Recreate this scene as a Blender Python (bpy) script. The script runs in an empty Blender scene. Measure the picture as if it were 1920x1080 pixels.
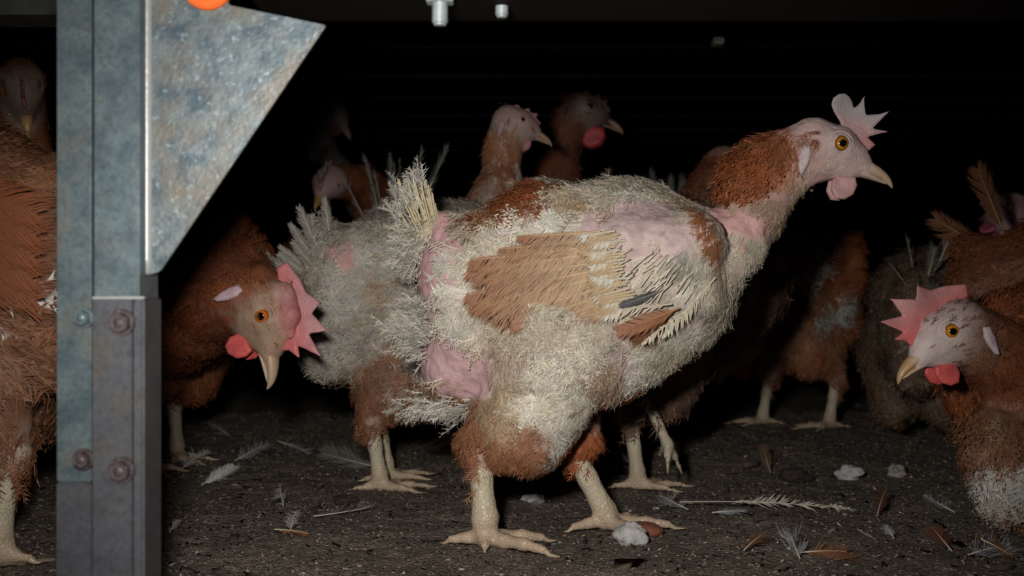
import bpy, math, random
import numpy as np
from mathutils import Matrix, Vector

# ------------------------------------------------------------------ camera, world, light, exposure
F_PX, HC, HORIZON = 2133.333, 0.196, 510.0
scn = bpy.context.scene
COL = scn.collection

def P(px, py, Y):
    """photograph pixel at a distance Y from the camera -> point of the place"""
    return np.array([(px - 960.0) / F_PX * Y, Y, HC - (py - HORIZON) / F_PX * Y])

cam_data = bpy.data.cameras.new('camera')
cam_data.lens = 40.0; cam_data.sensor_width = 36.0
cam_data.shift_y = -30.0 / 1920.0
cam_data.clip_start = 0.02; cam_data.clip_end = 60
cam_data.dof.use_dof = True; cam_data.dof.focus_distance = 0.83; cam_data.dof.aperture_fstop = 9.0
cam = bpy.data.objects.new('camera', cam_data)
cam.location = (0, 0, HC); cam.rotation_euler = (math.pi / 2, 0, 0)
COL.objects.link(cam); scn.camera = cam

world = bpy.data.worlds.new('world'); scn.world = world; world.use_nodes = True
world.node_tree.nodes['Background'].inputs[0].default_value = (0.8, 0.9, 1.0, 1)
world.node_tree.nodes['Background'].inputs[1].default_value = 0.004

fl = bpy.data.lights.new('flash', 'SPOT')
fl.energy = 14.0; fl.spot_size = math.radians(84); fl.spot_blend = 1.0; fl.shadow_soft_size = 0.02
fl.color = (1.0, 0.965, 0.93)
flash = bpy.data.objects.new('flash', fl)
flash.location = (-0.06, 0.13, 0.250)
flash.rotation_euler = (Vector((-0.02, 0.85, 0.155)) - Vector(flash.location)).to_track_quat('-Z', 'Y').to_euler()
COL.objects.link(flash)

scn.view_settings.view_transform = 'Standard'; scn.view_settings.look = 'None'
scn.view_settings.exposure = 0.12; scn.view_settings.gamma = 1.0; scn.view_settings.use_curve_mapping = False

# ------------------------------------------------------------------ helpers
rng = np.random.default_rng(7)

def nrm(v):
    v = np.asarray(v, float)
    return v / np.maximum(np.linalg.norm(v, axis=-1, keepdims=True), 1e-9)

def tag(o, label=None, cat=None, group=None, kind=None):
    if label: o['label'] = label
    if cat: o['category'] = cat
    if group: o['group'] = group
    if kind: o['kind'] = kind
    return o

def empty(name, loc, rot=(0, 0, 0), scale=1.0):
    o = bpy.data.objects.new(name, None); COL.objects.link(o)
    o.empty_display_size = 0.02
    o.location = loc; o.rotation_euler = rot; o.scale = (scale,) * 3
    return o

def mesh_np(name, V, F, mats, col=None, smooth=True, mi=None):
    V = np.ascontiguousarray(V, np.float32); F = np.asarray(F, np.int32)
    me = bpy.data.meshes.new(name)
    n = F.shape[1]
    me.vertices.add(len(V)); me.vertices.foreach_set('co', V.ravel())
    me.loops.add(F.size); me.loops.foreach_set('vertex_index', F.ravel())
    me.polygons.add(len(F))
    me.polygons.foreach_set('loop_start', np.arange(0, F.size, n, dtype=np.int32))
    me.polygons.foreach_set('loop_total', np.full(len(F), n, np.int32))
    if smooth: me.polygons.foreach_set('use_smooth', np.ones(len(F), bool))
    for m in (mats if isinstance(mats, (list, tuple)) else [mats]): me.materials.append(m)
    if mi is not None: me.polygons.foreach_set('material_index', np.asarray(mi, np.int32))
    if col is not None:
        a = me.color_attributes.new('Col', 'FLOAT_COLOR', 'POINT')
        c = np.ones((len(V), 4), np.float32); c[:, :3] = np.clip(col, 0, 1)
        a.data.foreach_set('color', c.ravel())
    me.update(); me.validate()
    return me

def link(name, me, parent=None):
    o = bpy.data.objects.new(name, me); COL.objects.link(o)
    if parent is not None: o.parent = parent
    return o

def vnoise(p, scale, seed=0):
    """value noise, about 0..1"""
    q = np.asarray(p, float) * scale + seed * 17.31
    i = np.floor(q).astype(np.int64); f = q - i; f = f * f * (3 - 2 * f)
    out = 0
    for dx in (0, 1):
        for dy in (0, 1):
            for dz in (0, 1):
                h = ((i[..., 0] + dx) * 374761393 + (i[..., 1] + dy) * 668265263 + (i[..., 2] + dz) * 2147483647 + seed * 1274126177) & 0xffffffff
                h = ((h ^ (h >> 13)) * 1274126177) & 0xffffffff
                h = ((h ^ (h >> 16)) & 0xffff) / 65535.0
                w = (f[..., 0] if dx else 1 - f[..., 0]) * (f[..., 1] if dy else 1 - f[..., 1]) * (f[..., 2] if dz else 1 - f[..., 2])
                out = out + h * w
    return out

# --- signed distances and surface extraction (surface nets): one continuous skin per animal
def sd_cone(p, a, b, ra, rb, flat=1.0):
    if flat != 1.0:
        p = p.copy(); m = (a[1] + b[1]) / 2; p[..., 1] = (p[..., 1] - m) / flat + m
    ba = b - a; l2 = float(ba @ ba)
    if l2 < 1e-12: return np.linalg.norm(p - a, axis=-1) - ra
    t = np.clip(((p - a) @ ba) / l2, 0, 1)
    t = t.astype(np.float32)
    d = np.linalg.norm(p - (a + t[..., None] * ba), axis=-1)
    return d - (ra + (rb - ra) * t)

def surface_nets(D, ax, ay, az):
    S = D < 0
    c = [S[i:S.shape[0] - 1 + i, j:S.shape[1] - 1 + j, k:S.shape[2] - 1 + k] for i in (0, 1) for j in (0, 1) for k in (0, 1)]
    s = sum(x.astype(np.int8) for x in c)
    act = (s > 0) & (s < 8)
    I = np.argwhere(act)
    idx = np.full(act.shape, -1, np.int32); idx[act] = np.arange(len(I))
    offs = [(i, j, k) for i in (0, 1) for j in (0, 1) for k in (0, 1)]
    vals = np.stack([D[I[:, 0] + o[0], I[:, 1] + o[1], I[:, 2] + o[2]] for o in offs], 1)
    acc = np.zeros((len(I), 3)); cnt = np.zeros(len(I))
    for a in range(8):
        for b in range(a + 1, 8):
            oa, ob = np.array(offs[a]), np.array(offs[b])
            if abs(oa - ob).sum() != 1: continue
            va, vb = vals[:, a], vals[:, b]
            m = (va < 0) != (vb < 0)
            t = np.where(m, va / np.where(m, va - vb, 1), 0)
            acc += np.where(m[:, None], oa + t[:, None] * (ob - oa), 0); cnt += m
    loc = acc / cnt[:, None]
    V = np.stack([np.interp(I[:, 0] + loc[:, 0], np.arange(len(ax)), ax),
                  np.interp(I[:, 1] + loc[:, 1], np.arange(len(ay)), ay),
                  np.interp(I[:, 2] + loc[:, 2], np.arange(len(az)), az)], 1)
    Q = []
    for axis in range(3):
        sl0 = [slice(None)] * 3; sl1 = [slice(None)] * 3
        sl0[axis] = slice(0, -1); sl1[axis] = slice(1, None)
        a, b = S[tuple(sl0)], S[tuple(sl1)]
        e = np.argwhere(a != b)
        u, v = [(1, 2), (2, 0), (0, 1)][axis]
        ok = (e[:, u] > 0) & (e[:, v] > 0) & (e[:, u] < S.shape[u] - 1) & (e[:, v] < S.shape[v] - 1)
        e = e[ok]
        def cell(du, dv):
            q = e.copy(); q[:, u] -= du; q[:, v] -= dv
            return idx[q[:, 0], q[:, 1], q[:, 2]]
        quad = np.stack([cell(1, 1), cell(0, 1), cell(0, 0), cell(1, 0)], 1)
        flip = ~a[e[:, 0], e[:, 1], e[:, 2]]
        quad[flip] = quad[flip][:, ::-1]
        Q.append(quad)
    return V, np.concatenate(Q)

def poly_sd(x, z, pts):
    pts = np.asarray(pts, float); d = np.full(x.shape, 1e9); inside = np.zeros(x.shape, bool)
    n = len(pts)
    for i in range(n):
        a, b = pts[i], pts[(i + 1) % n]; e = b - a
        wx, wz = x - a[0], z - a[1]
        t = np.clip((wx * e[0] + wz * e[1]) / (e @ e + 1e-12), 0, 1)
        d = np.minimum(d, np.hypot(wx - t * e[0], wz - t * e[1]))
        c = (a[1] > z) != (b[1] > z)
        with np.errstate(divide='ignore', invalid='ignore'):
            c &= x < (b[0] - a[0]) * (z - a[1]) / (b[1] - a[1] + 1e-12) + a[0]
        inside ^= c
    return np.where(inside, -d, d)

def slab(pts, thick, h, taper=None):
    """rounded slab with the given outline (x, z), y = thickness"""
    pts = np.asarray(pts, float); lo = pts.min(0) - thick * 1.5; hi = pts.max(0) + thick * 1.5
    ax = np.arange(lo[0], hi[0], h); az = np.arange(lo[1], hi[1], h); ay = np.arange(-thick * 1.6 - h, thick * 1.6 + 2 * h, min(h, thick / 2.5))
    X, Y, Z = np.meshgrid(ax, ay, az, indexing='ij')
    d2 = poly_sd(X[:, 0, :], Z[:, 0, :], pts)[:, None, :]
    t = thick
    if taper is not None: t = thick * (1 - 0.55 * np.clip((Z - taper[0]) / (taper[1] - taper[0]), 0, 1))
    w = vnoise(np.stack([X, Y, Z], -1), 1 / 0.006, 5) * thick * 0.35
    D = np.sqrt(np.maximum(d2 + t, 0) ** 2 + Y ** 2) - t + w - thick * .15
    return surface_nets(D.astype(np.float32), ax, ay, az)

# ------------------------------------------------------------------ materials
def mat(name, color=None, rough=0.6, metal=0.0, attr=False, noise=None, bump=None, spec=0.4, sss=0.0, extra=None):
    m = bpy.data.materials.new(name); m.use_nodes = True
    nt = m.node_tree; b = nt.nodes['Principled BSDF']
    b.inputs['Roughness'].default_value = rough; b.inputs['Metallic'].default_value = metal
    b.inputs['Specular IOR Level'].default_value = spec
    tc = nt.nodes.new('ShaderNodeTexCoord')
    src = None
    if attr:
        a = nt.nodes.new('ShaderNodeAttribute'); a.attribute_name = 'Col'; src = a.outputs['Color']
    elif color is not None:
        r = nt.nodes.new('ShaderNodeRGB'); r.outputs[0].default_value = (*color, 1); src = r.outputs[0]
    for (scale, detail, c2, lo, hi) in (noise or []):
        n = nt.nodes.new('ShaderNodeTexNoise'); n.inputs['Scale'].default_value = scale; n.inputs['Detail'].default_value = detail
        n.inputs['Roughness'].default_value = 0.65
        nt.links.new(tc.outputs['Object'], n.inputs['Vector'])
        mr = nt.nodes.new('ShaderNodeMapRange'); mr.inputs['From Min'].default_value = lo; mr.inputs['From Max'].default_value = hi
        nt.links.new(n.outputs['Fac'], mr.inputs['Value'])
        mx = nt.nodes.new('ShaderNodeMix'); mx.data_type = 'RGBA'
        nt.links.new(mr.outputs['Result'], mx.inputs['Factor'])
        nt.links.new(src, mx.inputs[6])
        if isinstance(c2, (int, float)):
            mx.blend_type = 'MULTIPLY'; mx.inputs[7].default_value = (c2, c2, c2, 1)
        else:
            mx.inputs[7].default_value = (*c2, 1)
        src = mx.outputs[2]
    nt.links.new(src, b.inputs['Base Color'])
    last = None
    for (kind, scale, strength, dist) in (bump or []):
        if kind == 'noise':
            n = nt.nodes.new('ShaderNodeTexNoise'); n.inputs['Detail'].default_value = 4; out = n.outputs['Fac']
        else:
            n = nt.nodes.new('ShaderNodeTexVoronoi'); n.feature = 'DISTANCE_TO_EDGE' if kind == 'cells' else 'F1'; out = n.outputs['Distance']
        n.inputs['Scale'].default_value = scale
        nt.links.new(tc.outputs['Object'], n.inputs['Vector'])
        bp = nt.nodes.new('ShaderNodeBump'); bp.inputs['Strength'].default_value = strength; bp.inputs['Distance'].default_value = dist
        if kind == 'cells':
            mr = nt.nodes.new('ShaderNodeMapRange'); mr.inputs['From Max'].default_value = 0.16
            nt.links.new(out, mr.inputs['Value']); out = mr.outputs['Result']
        nt.links.new(out, bp.inputs['Height'])
        if last is not None: nt.links.new(last, bp.inputs['Normal'])
        last = bp.outputs['Normal']
    if last is not None: nt.links.new(last, b.inputs['Normal'])
    if sss > 0:
        b.inputs['Subsurface Weight'].default_value = sss; b.inputs['Subsurface Radius'].default_value = (1.0, 0.35, 0.2)
        b.inputs['Subsurface Scale'].default_value = 0.004
    return m

M_feather = mat('feather', attr=True, rough=0.55, spec=0.35)
M_skin = mat('bare_skin', attr=True, rough=0.55, spec=0.35, noise=[(90, 4, 0.80, 0.42, 0.75)], bump=[('noise', 260, 0.5, 0.0012), ('voronoi', 420, 0.35, 0.0007)])
M_scale = mat('scaly_leg', attr=True, rough=0.42, spec=0.5, noise=[(110, 4, (0.36, 0.27, 0.15), 0.56, 0.9)], bump=[('cells', 330, 0.55, 0.0006), ('noise', 300, 0.3, 0.0006)])
M_comb = mat('comb_skin', attr=True, rough=0.5, spec=0.4, noise=[(120, 3, 0.78, 0.4, 0.8)], bump=[('voronoi', 650, 0.4, 0.0006)])
M_eye = mat('eye_surface', attr=True, rough=0.06, spec=0.8)
M_horn = mat('horn', attr=True, rough=0.35, spec=0.5, noise=[(160, 4, (0.30, 0.17, 0.07), 0.55, 0.85)], bump=[('noise', 240, 0.3, 0.0005)])
M_quill = mat('feather_shaft', attr=True, rough=0.4, spec=0.5)

# ------------------------------------------------------------------ plumage
def plumage(Pp, D, N, L, W, C0, C1, K, ang, lift, curl, rag, shaft=True, bw=.62):
    n = len(Pp); S = nrm(np.cross(N, D))
    L = L[:, None]; W = W[:, None]; lift = np.broadcast_to(lift, (n,))[:, None]; curl = np.broadcast_to(curl, (n,))[:, None]
    bend = rng.normal(0, .22, (n, 1))
    def R(t): return Pp + D * L * t + N * L * (lift * t - curl * t * t) + S * L * bend * t * t
    Vs, Cs = [], []
    ts = np.linspace(.04, .95, K); dt = (ts[1] - ts[0]) * bw; ang = np.broadcast_to(ang, (n,))[:, None]
    for t in ts:
        w = W * (math.sin(math.pi * min(1, t ** .75 * .93 + .05)) ** .55)
        for sg in (-1, 1):
            a = ang + rng.normal(0, .16 * (1 + rag), (n, 1))
            ln = w / np.sin(ang) * (1 + rng.uniform(-.55, .35, (n, 1)) * rag)
            b1 = R(t); b2 = R(min(1, t + dt))
            tip = b1 + (D * np.cos(a) + sg * S * np.sin(a)) * ln + N * rng.normal(0, .12, (n, 1)) * ln
            Vs += [b1, b2, tip]
            m = .35 + .65 * t
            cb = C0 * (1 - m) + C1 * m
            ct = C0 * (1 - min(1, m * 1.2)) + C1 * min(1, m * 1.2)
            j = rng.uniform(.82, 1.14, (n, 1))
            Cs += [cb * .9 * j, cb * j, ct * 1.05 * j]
    if shaft:
        sw = np.minimum(W * .08, .0004)
        a, b, c = R(0.), R(.5), R(1.)
        up = N * .0003
        cc = np.clip((C0 * .5 + C1 * .6) * 1.1 + .02, 0, .9)
        for tri in ((a - S * sw + up, a + S * sw + up, b + S * sw + up), (a - S * sw + up, b + S * sw + up, b - S * sw + up), (b - S * sw + up, b + S * sw + up, c + up)):
            Vs += list(tri); Cs += [cc, cc, cc]
    V = np.stack(Vs, 1).reshape(-1, 3); C = np.stack(Cs, 1).reshape(-1, 3)
    return V, C

def big_feather_mesh(name, L, Wu, Wd, c0, c1, shaftc, K=46, rag=.3, ang=.6, bend=.06, seed=0, shaft_r=.0009, blunt=False, fluff=0., bare=.08):
    """one large feather along +x, vane in x-z, normal +y: tapered shaft and separate barbs"""
    r = np.random.default_rng(seed)
    def R(t): return np.array([L * t, .02 * L * math.sin(t * 3), bend * L * t * t])
    V, F, C = [], [], []
    n = 9; m = 5
    for i in range(n):
        t = i / (n - 1); rr = shaft_r * (1 - (.35 if blunt else .85) * t)
        for k in range(m):
            a = 2 * math.pi * k / m
            p = R(t); V.append(p + [0, rr * math.cos(a), rr * math.sin(a)]); C.append(shaftc)
    for i in range(n - 1):
        for k in range(m):
            a, b, c, d = i * m + k, i * m + (k + 1) % m, (i + 1) * m + (k + 1) % m, (i + 1) * m + k
            F += [(a, b, c), (a, c, d)]
    clump = 0
    for sg, W in ((1, Wu), (-1, Wd)):
        if W <= 0: continue
        for i in range(K):
            t = bare + (1 - bare) * (i + .5) / K
            if r.random() < rag * .12: clump = r.normal(0, .35)
            if r.random() < rag * .28: continue
            w = W * min(1, (1.02 - t) * 3.2) ** .5 * min(1, (t - bare + .05) * 6)
            a = ang + clump * rag + r.normal(0, .05 + .15 * rag)
            w = w * (1 - rag * .7 * r.random()); ln = w / math.sin(ang)
            b1, b2 = R(t), R(min(1, t + 1.5 / K * (1 if rag < .7 else .6)))
            dr = np.array([math.cos(a), 0, sg * math.sin(a)])
            dr2 = np.array([math.cos(a - .25), r.normal(0, .12 + fluff), sg * math.sin(a - .25)])
            mid1 = b1 + dr * ln * .55 + [0, -.04 * ln, 0]; mid2 = b2 + dr * ln * .5 + [0, -.04 * ln, 0]
            tip = mid1 + dr2 * ln * .5
            j = r.uniform(.8, 1.15); k0 = len(V)
            V += [b1, b2, mid2, mid1, tip]
            ca = np.array(c0) * (1 - t) + np.array(c1) * t
            C += [ca * .95 * j, ca * .95 * j, ca * j, ca * j, ca * 1.08 * j]
            F += [(k0, k0 + 1, k0 + 2), (k0, k0 + 2, k0 + 3), (k0 + 3, k0 + 2, k0 + 4)]
    return mesh_np(name, np.array(V), np.array(F), M_feather, np.array(C), smooth=False)

def place_feather(name, me, root, tip, normal, parent, natural_len, label=None):
    """put a feather mesh (along +x, vane up = +z) from root to tip (parent space)"""
    root = np.asarray(root, float); tip = np.asarray(tip, float)
    x = tip - root; L = np.linalg.norm(x); x = x / L
    y = nrm(np.asarray(normal, float) - x * (np.asarray(normal) @ x)); z = np.cross(x, y)
    s = L / natural_len
    Mx = Matrix([[x[i] * s, y[i] * s, z[i] * s, root[i]] for i in range(3)] + [[0, 0, 0, 1]])
    o = link(name, me, parent); o.matrix_local = Mx
    if label: o['label'] = label
    return o

# ------------------------------------------------------------------ small loft parts
def loft(name, rings, mats, cols, parent=None, close=True):
    """rings: list of (m,3)"""
    m = len(rings[0]); V = np.concatenate(rings); F = []
    for i in range(len(rings) - 1):
        for k in range(m):
            a, b = i * m + k, i * m + (k + 1) % m
            F.append((a, b, b + m, a + m))
    C = np.concatenate([np.tile(c, (m, 1)) for c in cols])
    nV = len(V)
    V = np.vstack([V, rings[0].mean(0), rings[-1].mean(0)]); C = np.vstack([C, cols[0], cols[-1]])
    for k in range(m):
        F.append((nV, (k + 1) % m, k, k)); F.append((nV + 1, (len(rings) - 1) * m + k, (len(rings) - 1) * m + (k + 1) % m, (len(rings) - 1) * m + (k + 1) % m))
    quads = [f for f in F if f[2] != f[3]]; tris = [f[:3] for f in F if f[2] == f[3]]
    T = []
    for f in quads: T += [(f[0], f[1], f[2]), (f[0], f[2], f[3])]
    me = mesh_np(name, V, np.array(T + tris), mats, C)
    return link(name, me, parent)

def ball(name, c, r, mats, colfn, parent, seg=20, squash=(1, 1, 1)):
    V = []; F = []; n = seg; m = seg // 2
    for i in range(m + 1):
        th = math.pi * i / m
        for k in range(n):
            ph = 2 * math.pi * k / n
            V.append((math.sin(th) * math.cos(ph), math.sin(th) * math.sin(ph), math.cos(th)))
    for i in range(m):
        for k in range(n):
            a, b = i * n + k, i * n + (k + 1) % n
            F.append((a, a + n, b + n)); F.append((a, b + n, b))
    V = np.array(V); C = colfn(V)
    me = mesh_np(name, V * r * np.array(squash) + c, np.array(F), mats, C)
    return link(name, me, parent)

# ------------------------------------------------------------------ colours (linear)
CREAM = np.array([.62, .545, .42]); WHITE = np.array([.74, .69, .59]); GREYW = np.array([.50, .46, .39])
RUST = np.array([.285, .082, .026]); RUSTL = np.array([.34, .145, .068]); TAN = np.array([.46, .32, .19]); DARK = np.array([.13, .05, .025])
PINK = np.array([.66, .38, .36]); PINKL = np.array([.66, .50, .46]); FACE = np.array([.62, .45, .41]); REDC = np.array([.55, .10, .09])
LEG = np.array([.55, .48, .34]); TOE = np.array([.50, .37, .26])

def T(px, py, d=0.):
    """hen frame (facing +x): units of the near hen's photograph pixels -> metres"""
    return np.array([(px - 1000) * 4e-4, d * 4e-4, (1000 - py) * 4e-4])
U4 = 4e-4

class Hen:
    def __init__(s, label, loc, yaw, scale=1.0, h=.0025, seed=0):
        s.root = empty('hen', loc, (0, 0, yaw), scale); tag(s.root, label, 'hen', 'hens crowded on the litter floor')
        s.label = label
        s.prims = []; s.h = h; s.rng = np.random.default_rng(seed); s.seed = seed
        s.M = Matrix.Translation(Vector(loc)) @ Matrix.Rotation(yaw, 4, 'Z') @ Matrix.Scale(scale, 4)
        s.Mi = s.M.inverted(); s.scale = scale
        s.underc = .95; s.mott = None; s.patches = []; s.bald = []
    def loc(s, w): return np.array(s.Mi @ Vector(w))
    def dir(s, w): return nrm(np.array(s.Mi.to_3x3() @ Vector(w)))
    def cone(s, a, b, ra, rb, k=.012, skin=PINKL, dens=1., flen=.018, fw=.0045, flow=(-1, 0, -.25), fcol=CREAM, fcol2=None, grp=0, flat=1., lift=.3):
        s.prims.append(dict(a=np.asarray(a, float), b=np.asarray(b, float), ra=ra, rb=rb, k=k, skin=np.array(skin), dens=dens, flen=flen, fw=fw,
                            flow=nrm(flow), fcol=np.array(fcol), fcol2=np.array(fcol if fcol2 is None else fcol2), grp=grp, flat=flat, lift=lift))
    # ---- template pieces
    def torso(s, c=CREAM, c2=TAN, thighc=RUSTL, skin=PINKL, dens=1., **kw):
        f = dict(fcol=c, fcol2=c2, skin=skin, k=.03, dens=dens); f.update(kw)
        s.cone(T(875, 520), T(1020, 505), 85 * U4, 138 * U4, flat=.92, **f)
        s.cone(T(1020, 505), T(1185, 505), 138 * U4, 138 * U4, flat=.92, **f)
        s.cone(T(1185, 505), T(1275, 500), 138 * U4, 105 * U4, flat=.9, **f)
        s.cone(T(1120, 610), T(930, 630), 115 * U4, 95 * U4, **f)
        s.cone(T(1240, 560), T(1120, 640), 100 * U4, 95 * U4, **f)
        s.cone(T(870, 500), T(835, 430), 55 * U4, 25 * U4, **f)
        s.cone(T(900, 640), T(858, 690), 85 * U4, 66 * U4, **f)
        for sg in (-1, 1):
            g = dict(f); g['k'] = .02; g['flow'] = (-.3, 0, -1); g['fcol'] = thighc; g['fcol2'] = c
            s.cone(T(1040, 640, sg * 75), T(985, 760, sg * 68), 100 * U4, 72 * U4, **g)
    def leg(s, hock, ankle, ground, heading, toes=None, r=19, up=None, col=LEG, thigh_from=None, thighc=RUSTL, stub=True, k=.004):
        """hock/ankle hen-frame points, heading = angle of middle toe (deg, hen frame)"""
        L = dict(skin=col, dens=0, grp=1, k=k)
        if thigh_from is not None:
            s.cone(thigh_from[0], hock, thigh_from[1] * U4, 30 * U4, k=.014, dens=1, flow=(-.25, 0, -1), fcol=thighc, fcol2=thighc, flen=.016, fw=.004)
        mid = (hock + ankle) / 2
        s.cone(hock, mid, r * 1.12 * U4, r * .88 * U4, **L)
        s.cone(mid, ankle, r * .88 * U4, r * 1.05 * U4, **L)
        s.foot(ankle, ground, heading, toes, r, L)
    def foot(s, ankle, ground, heading, toes, r, L):
        L = dict(L); L['skin'] = TOE
        base = np.array([ankle[0], ankle[1], ground + r * .75 * U4])
        s.cone(ankle, base, r * 1.05 * U4, r * .95 * U4, **L)
        if toes is None:
            toes = [(0, 105), (38, 85), (-38, 85), (172, 52)]
        s.claws = getattr(s, 'claws', [])
        for (da, ln) in toes:
            a = math.radians(heading + da); d = np.array([math.cos(a), math.sin(a), 0])
            ln = ln * U4; r0 = r * U4 * (.62 if ln > .03 else .5)
            p = base.copy(); z = [r * .62, r * .62, r * .34]
            n = 3 if ln > .028 else 2
            for i in range(n):
                q = base + d * ln * (i + 1) / n; q[2] = ground + (r * .55 if i < n - 1 else r * .33) * U4
                r1 = r0 * (1 - .14 * (i + 1))
                s.cone(p, q, r0 * (1 - .14 * i), r1, **L)
                p = q
            s.claws.append((p, nrm(d + [0, 0, -.45]), r1 * .8, ln * .24 + .003))
    def neck(s, pts, radii, c=RUST, c2=RUSTL, dens=1.6, flen=.024, fw=.0032, skin=PINK, lift=.10):
        for i in range(len(pts) - 1):
            a, b = pts[i], pts[i + 1]
            t = i / max(1, len(pts) - 1)
            s.cone(a, b, radii[i] * U4, radii[i + 1] * U4, k=.02, skin=skin, dens=dens, flen=flen, fw=fw, flow=(a - b) + np.array([0, 0, -.3]) * np.linalg.norm(b - a), fcol=c, fcol2=c2, lift=lift)
    def auto_neck(s, base=None, bend=.5, **kw):
        """smooth neck from the breast to the back of the head"""
        a = T(1270, 480) if base is None else base
        c, Fw = s.headc, s.headF
        b = c - Fw * .012 * s.hs + s.headU * -.006
        L = np.linalg.norm(b - a)
        c1 = a + np.array([.5, 0, .85]) * L * bend; c2 = b - nrm(Fw * .45 + np.array([0, 0, .6])) * L * bend * .8
        ts = np.linspace(0, 1, 6)
        pts = [(1 - t) ** 3 * a + 3 * t * (1 - t) ** 2 * c1 + 3 * t * t * (1 - t) * c2 + t ** 3 * b for t in ts]
        s.neck(pts, [88, 72, 58, 50, 46, 42], **kw)
    def head(s, c, F, U=(0, 0, 1), hs=1.0, face=FACE, crown=None, comb='medium', combc=(.62, .30, .29), wat=REDC, watsize=1., iris=(.45, .18, .03), ear=(.34, .20, .19), lids=True, beak=(.55, .42, .27), bend=0., eyes=True, fine=False, crown_dens=0., open_=False):
        """c, F, U in the hen frame"""
        F = nrm(F); U = nrm(np.array(U, float) - F * (np.array(U) @ F)); S = np.cross(U, F)
        s.headc, s.headF, s.headU, s.hs, s.headS = np.array(c, float), F, U, hs, S
        def H(x, y, z): return s.headc + (F * x + S * y + U * z) * 1e-3 * hs
        s.H = H
        cr = face if crown is None else crown
        K = dict(k=.007, dens=0, skin=face, grp=2)
        q = 1e-3 * hs
        s.cone(H(-10, 0, 1), H(6, 0, 1), 18.5 * q, 16.5 * q, flen=.007, fw=.0018, flow=-F, fcol=cr, **{**K, 'dens': crown_dens})
        s.cone(H(6, 0, 1), H(19, 0, -1.5), 15.5 * q, 10.5 * q, **K)
        s.cone(H(19, 0, -1.5), H(29, 0, -5), 9.8 * q, 6.2 * q, **K)
        s.cone(H(-6, 0, -9), H(14, 0, -9), 12.5 * q, 8 * q, **K)
        for sg in (-1, 1):
            s.cone(H(1, sg * 13, 5), H(7, sg * 11.5, 6), 5.5 * q, 5 * q, **{**K, 'k': .004})
        s.hp = dict(comb=comb, combc=combc, wat=wat, watsize=watsize, iris=iris, ear=ear, beak=beak, bend=bend, eyes=eyes, fine=fine, face=np.array(face))
    def finish_head(s):
        hp = s.hp; H = s.H; R = s.root; hs = s.hs
        Fv, Sv, Uv = s.headF, s.headS, s.headU
        def tr(V):  # head local metres (x fwd, y side, z up) -> hen frame
            return s.headc + (V[:, :1] * Fv + V[:, 1:2] * Sv + V[:, 2:3] * Uv) * hs
        # eyes
        if hp['eyes']:
            for sg in (-1, 1):
                c = H(4.5, sg * 14.3, 4.2)
                ax = nrm(Sv * sg + Fv * .22 + Uv * .05)
                def cf(V, ax=ax):
                    d = V @ ax
                    C = np.tile(np.array(hp['iris']), (len(V), 1))
                    C[d > .905] = (.004, .003, .003)
                    C[(d < .74)] = np.array(hp['iris']) * .45
                    return C
                ball('eye', c, .0062 * hs, M_eye, cf, R, 56 if hp['fine'] else 26)
                # eyelid ring
                e1 = nrm(np.cross(ax, Uv)); e2 = np.cross(ax, e1)
                for rr, th, off, cc in ((.0062, .0016, .0017, tuple(hp['face'] * .8)), (.0086, .0014, .0008, tuple(hp['face'] * .92))):
                    rings = []
                    for i in range(29):
                        a = 2 * math.pi * i / 28
                        cc0 = c + ax * off * hs + (e1 * math.cos(a) * 1.08 + e2 * math.sin(a) * .95) * rr * hs
                        rad = nrm(e1 * math.cos(a) + e2 * math.sin(a))
                        rings.append(np.array([cc0 + (rad * math.cos(b) + ax * math.sin(b)) * th * hs for b in np.linspace(0, 2 * math.pi, 8, endpoint=False)]))
                    loft('eyelid', rings, M_skin, [np.array(cc)] * 29, R)
        # beak
        def bk(xs, zc, ry, rz, name, col, tipc):
            rings, cols = [], []
            for i, x in enumerate(xs):
                a = np.linspace(0, 2 * math.pi, 14, endpoint=False)
                ring = np.stack([np.full(14, x), ry[i] * np.cos(a), zc[i] + rz[i] * np.sin(a)], 1) * 1e-3
                rings.append(tr(ring)); t = i / (len(xs) - 1)
                cols.append(hp['face'] * .95 if i == 0 else (hp['face'] + np.array(col)) / 2 if i in (1, 2) else np.array(col) * (1 - t) + np.array(tipc) * t)
            return loft(name, rings, M_horn, cols, R)
        b = np.array(hp['beak'])
        bk([20, 26, 32, 38, 43, 47, 49.5, 50.5], [-2.6, -2.8, -3.4, -4.7, -6.4, -8.6, -10.8, -12.2], [8.2, 7.3, 6.2, 4.9, 3.7, 2.5, 1.4, .4], [4.6, 4.5, 4.1, 3.7, 3.2, 2.6, 1.7, .5], 'upper_beak', b * [1.05, .92, .8], b * [.8, .75, .75])
        bk([18, 26, 33, 39, 44, 46.5], [-9.3, -9.2, -9.2, -9.6, -10.3, -10.7], [7.2, 6.2, 5., 3.6, 2.0, .5], [2.8, 2.5, 2.1, 1.7, 1.1, .4], 'lower_beak', b * .85, b)
        # nostril
        for sg in (-1, 1):
            ball('nostril', H(26.5, sg * 6.9, -1.6), .0011 * hs, M_horn, lambda V: np.tile(np.array((.05, .03, .025)), (len(V), 1)), R, 10, (1.6, .5, .8))
        # comb
        cb = hp['comb']
        h = .0009 if hp['fine'] else .0019
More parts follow.
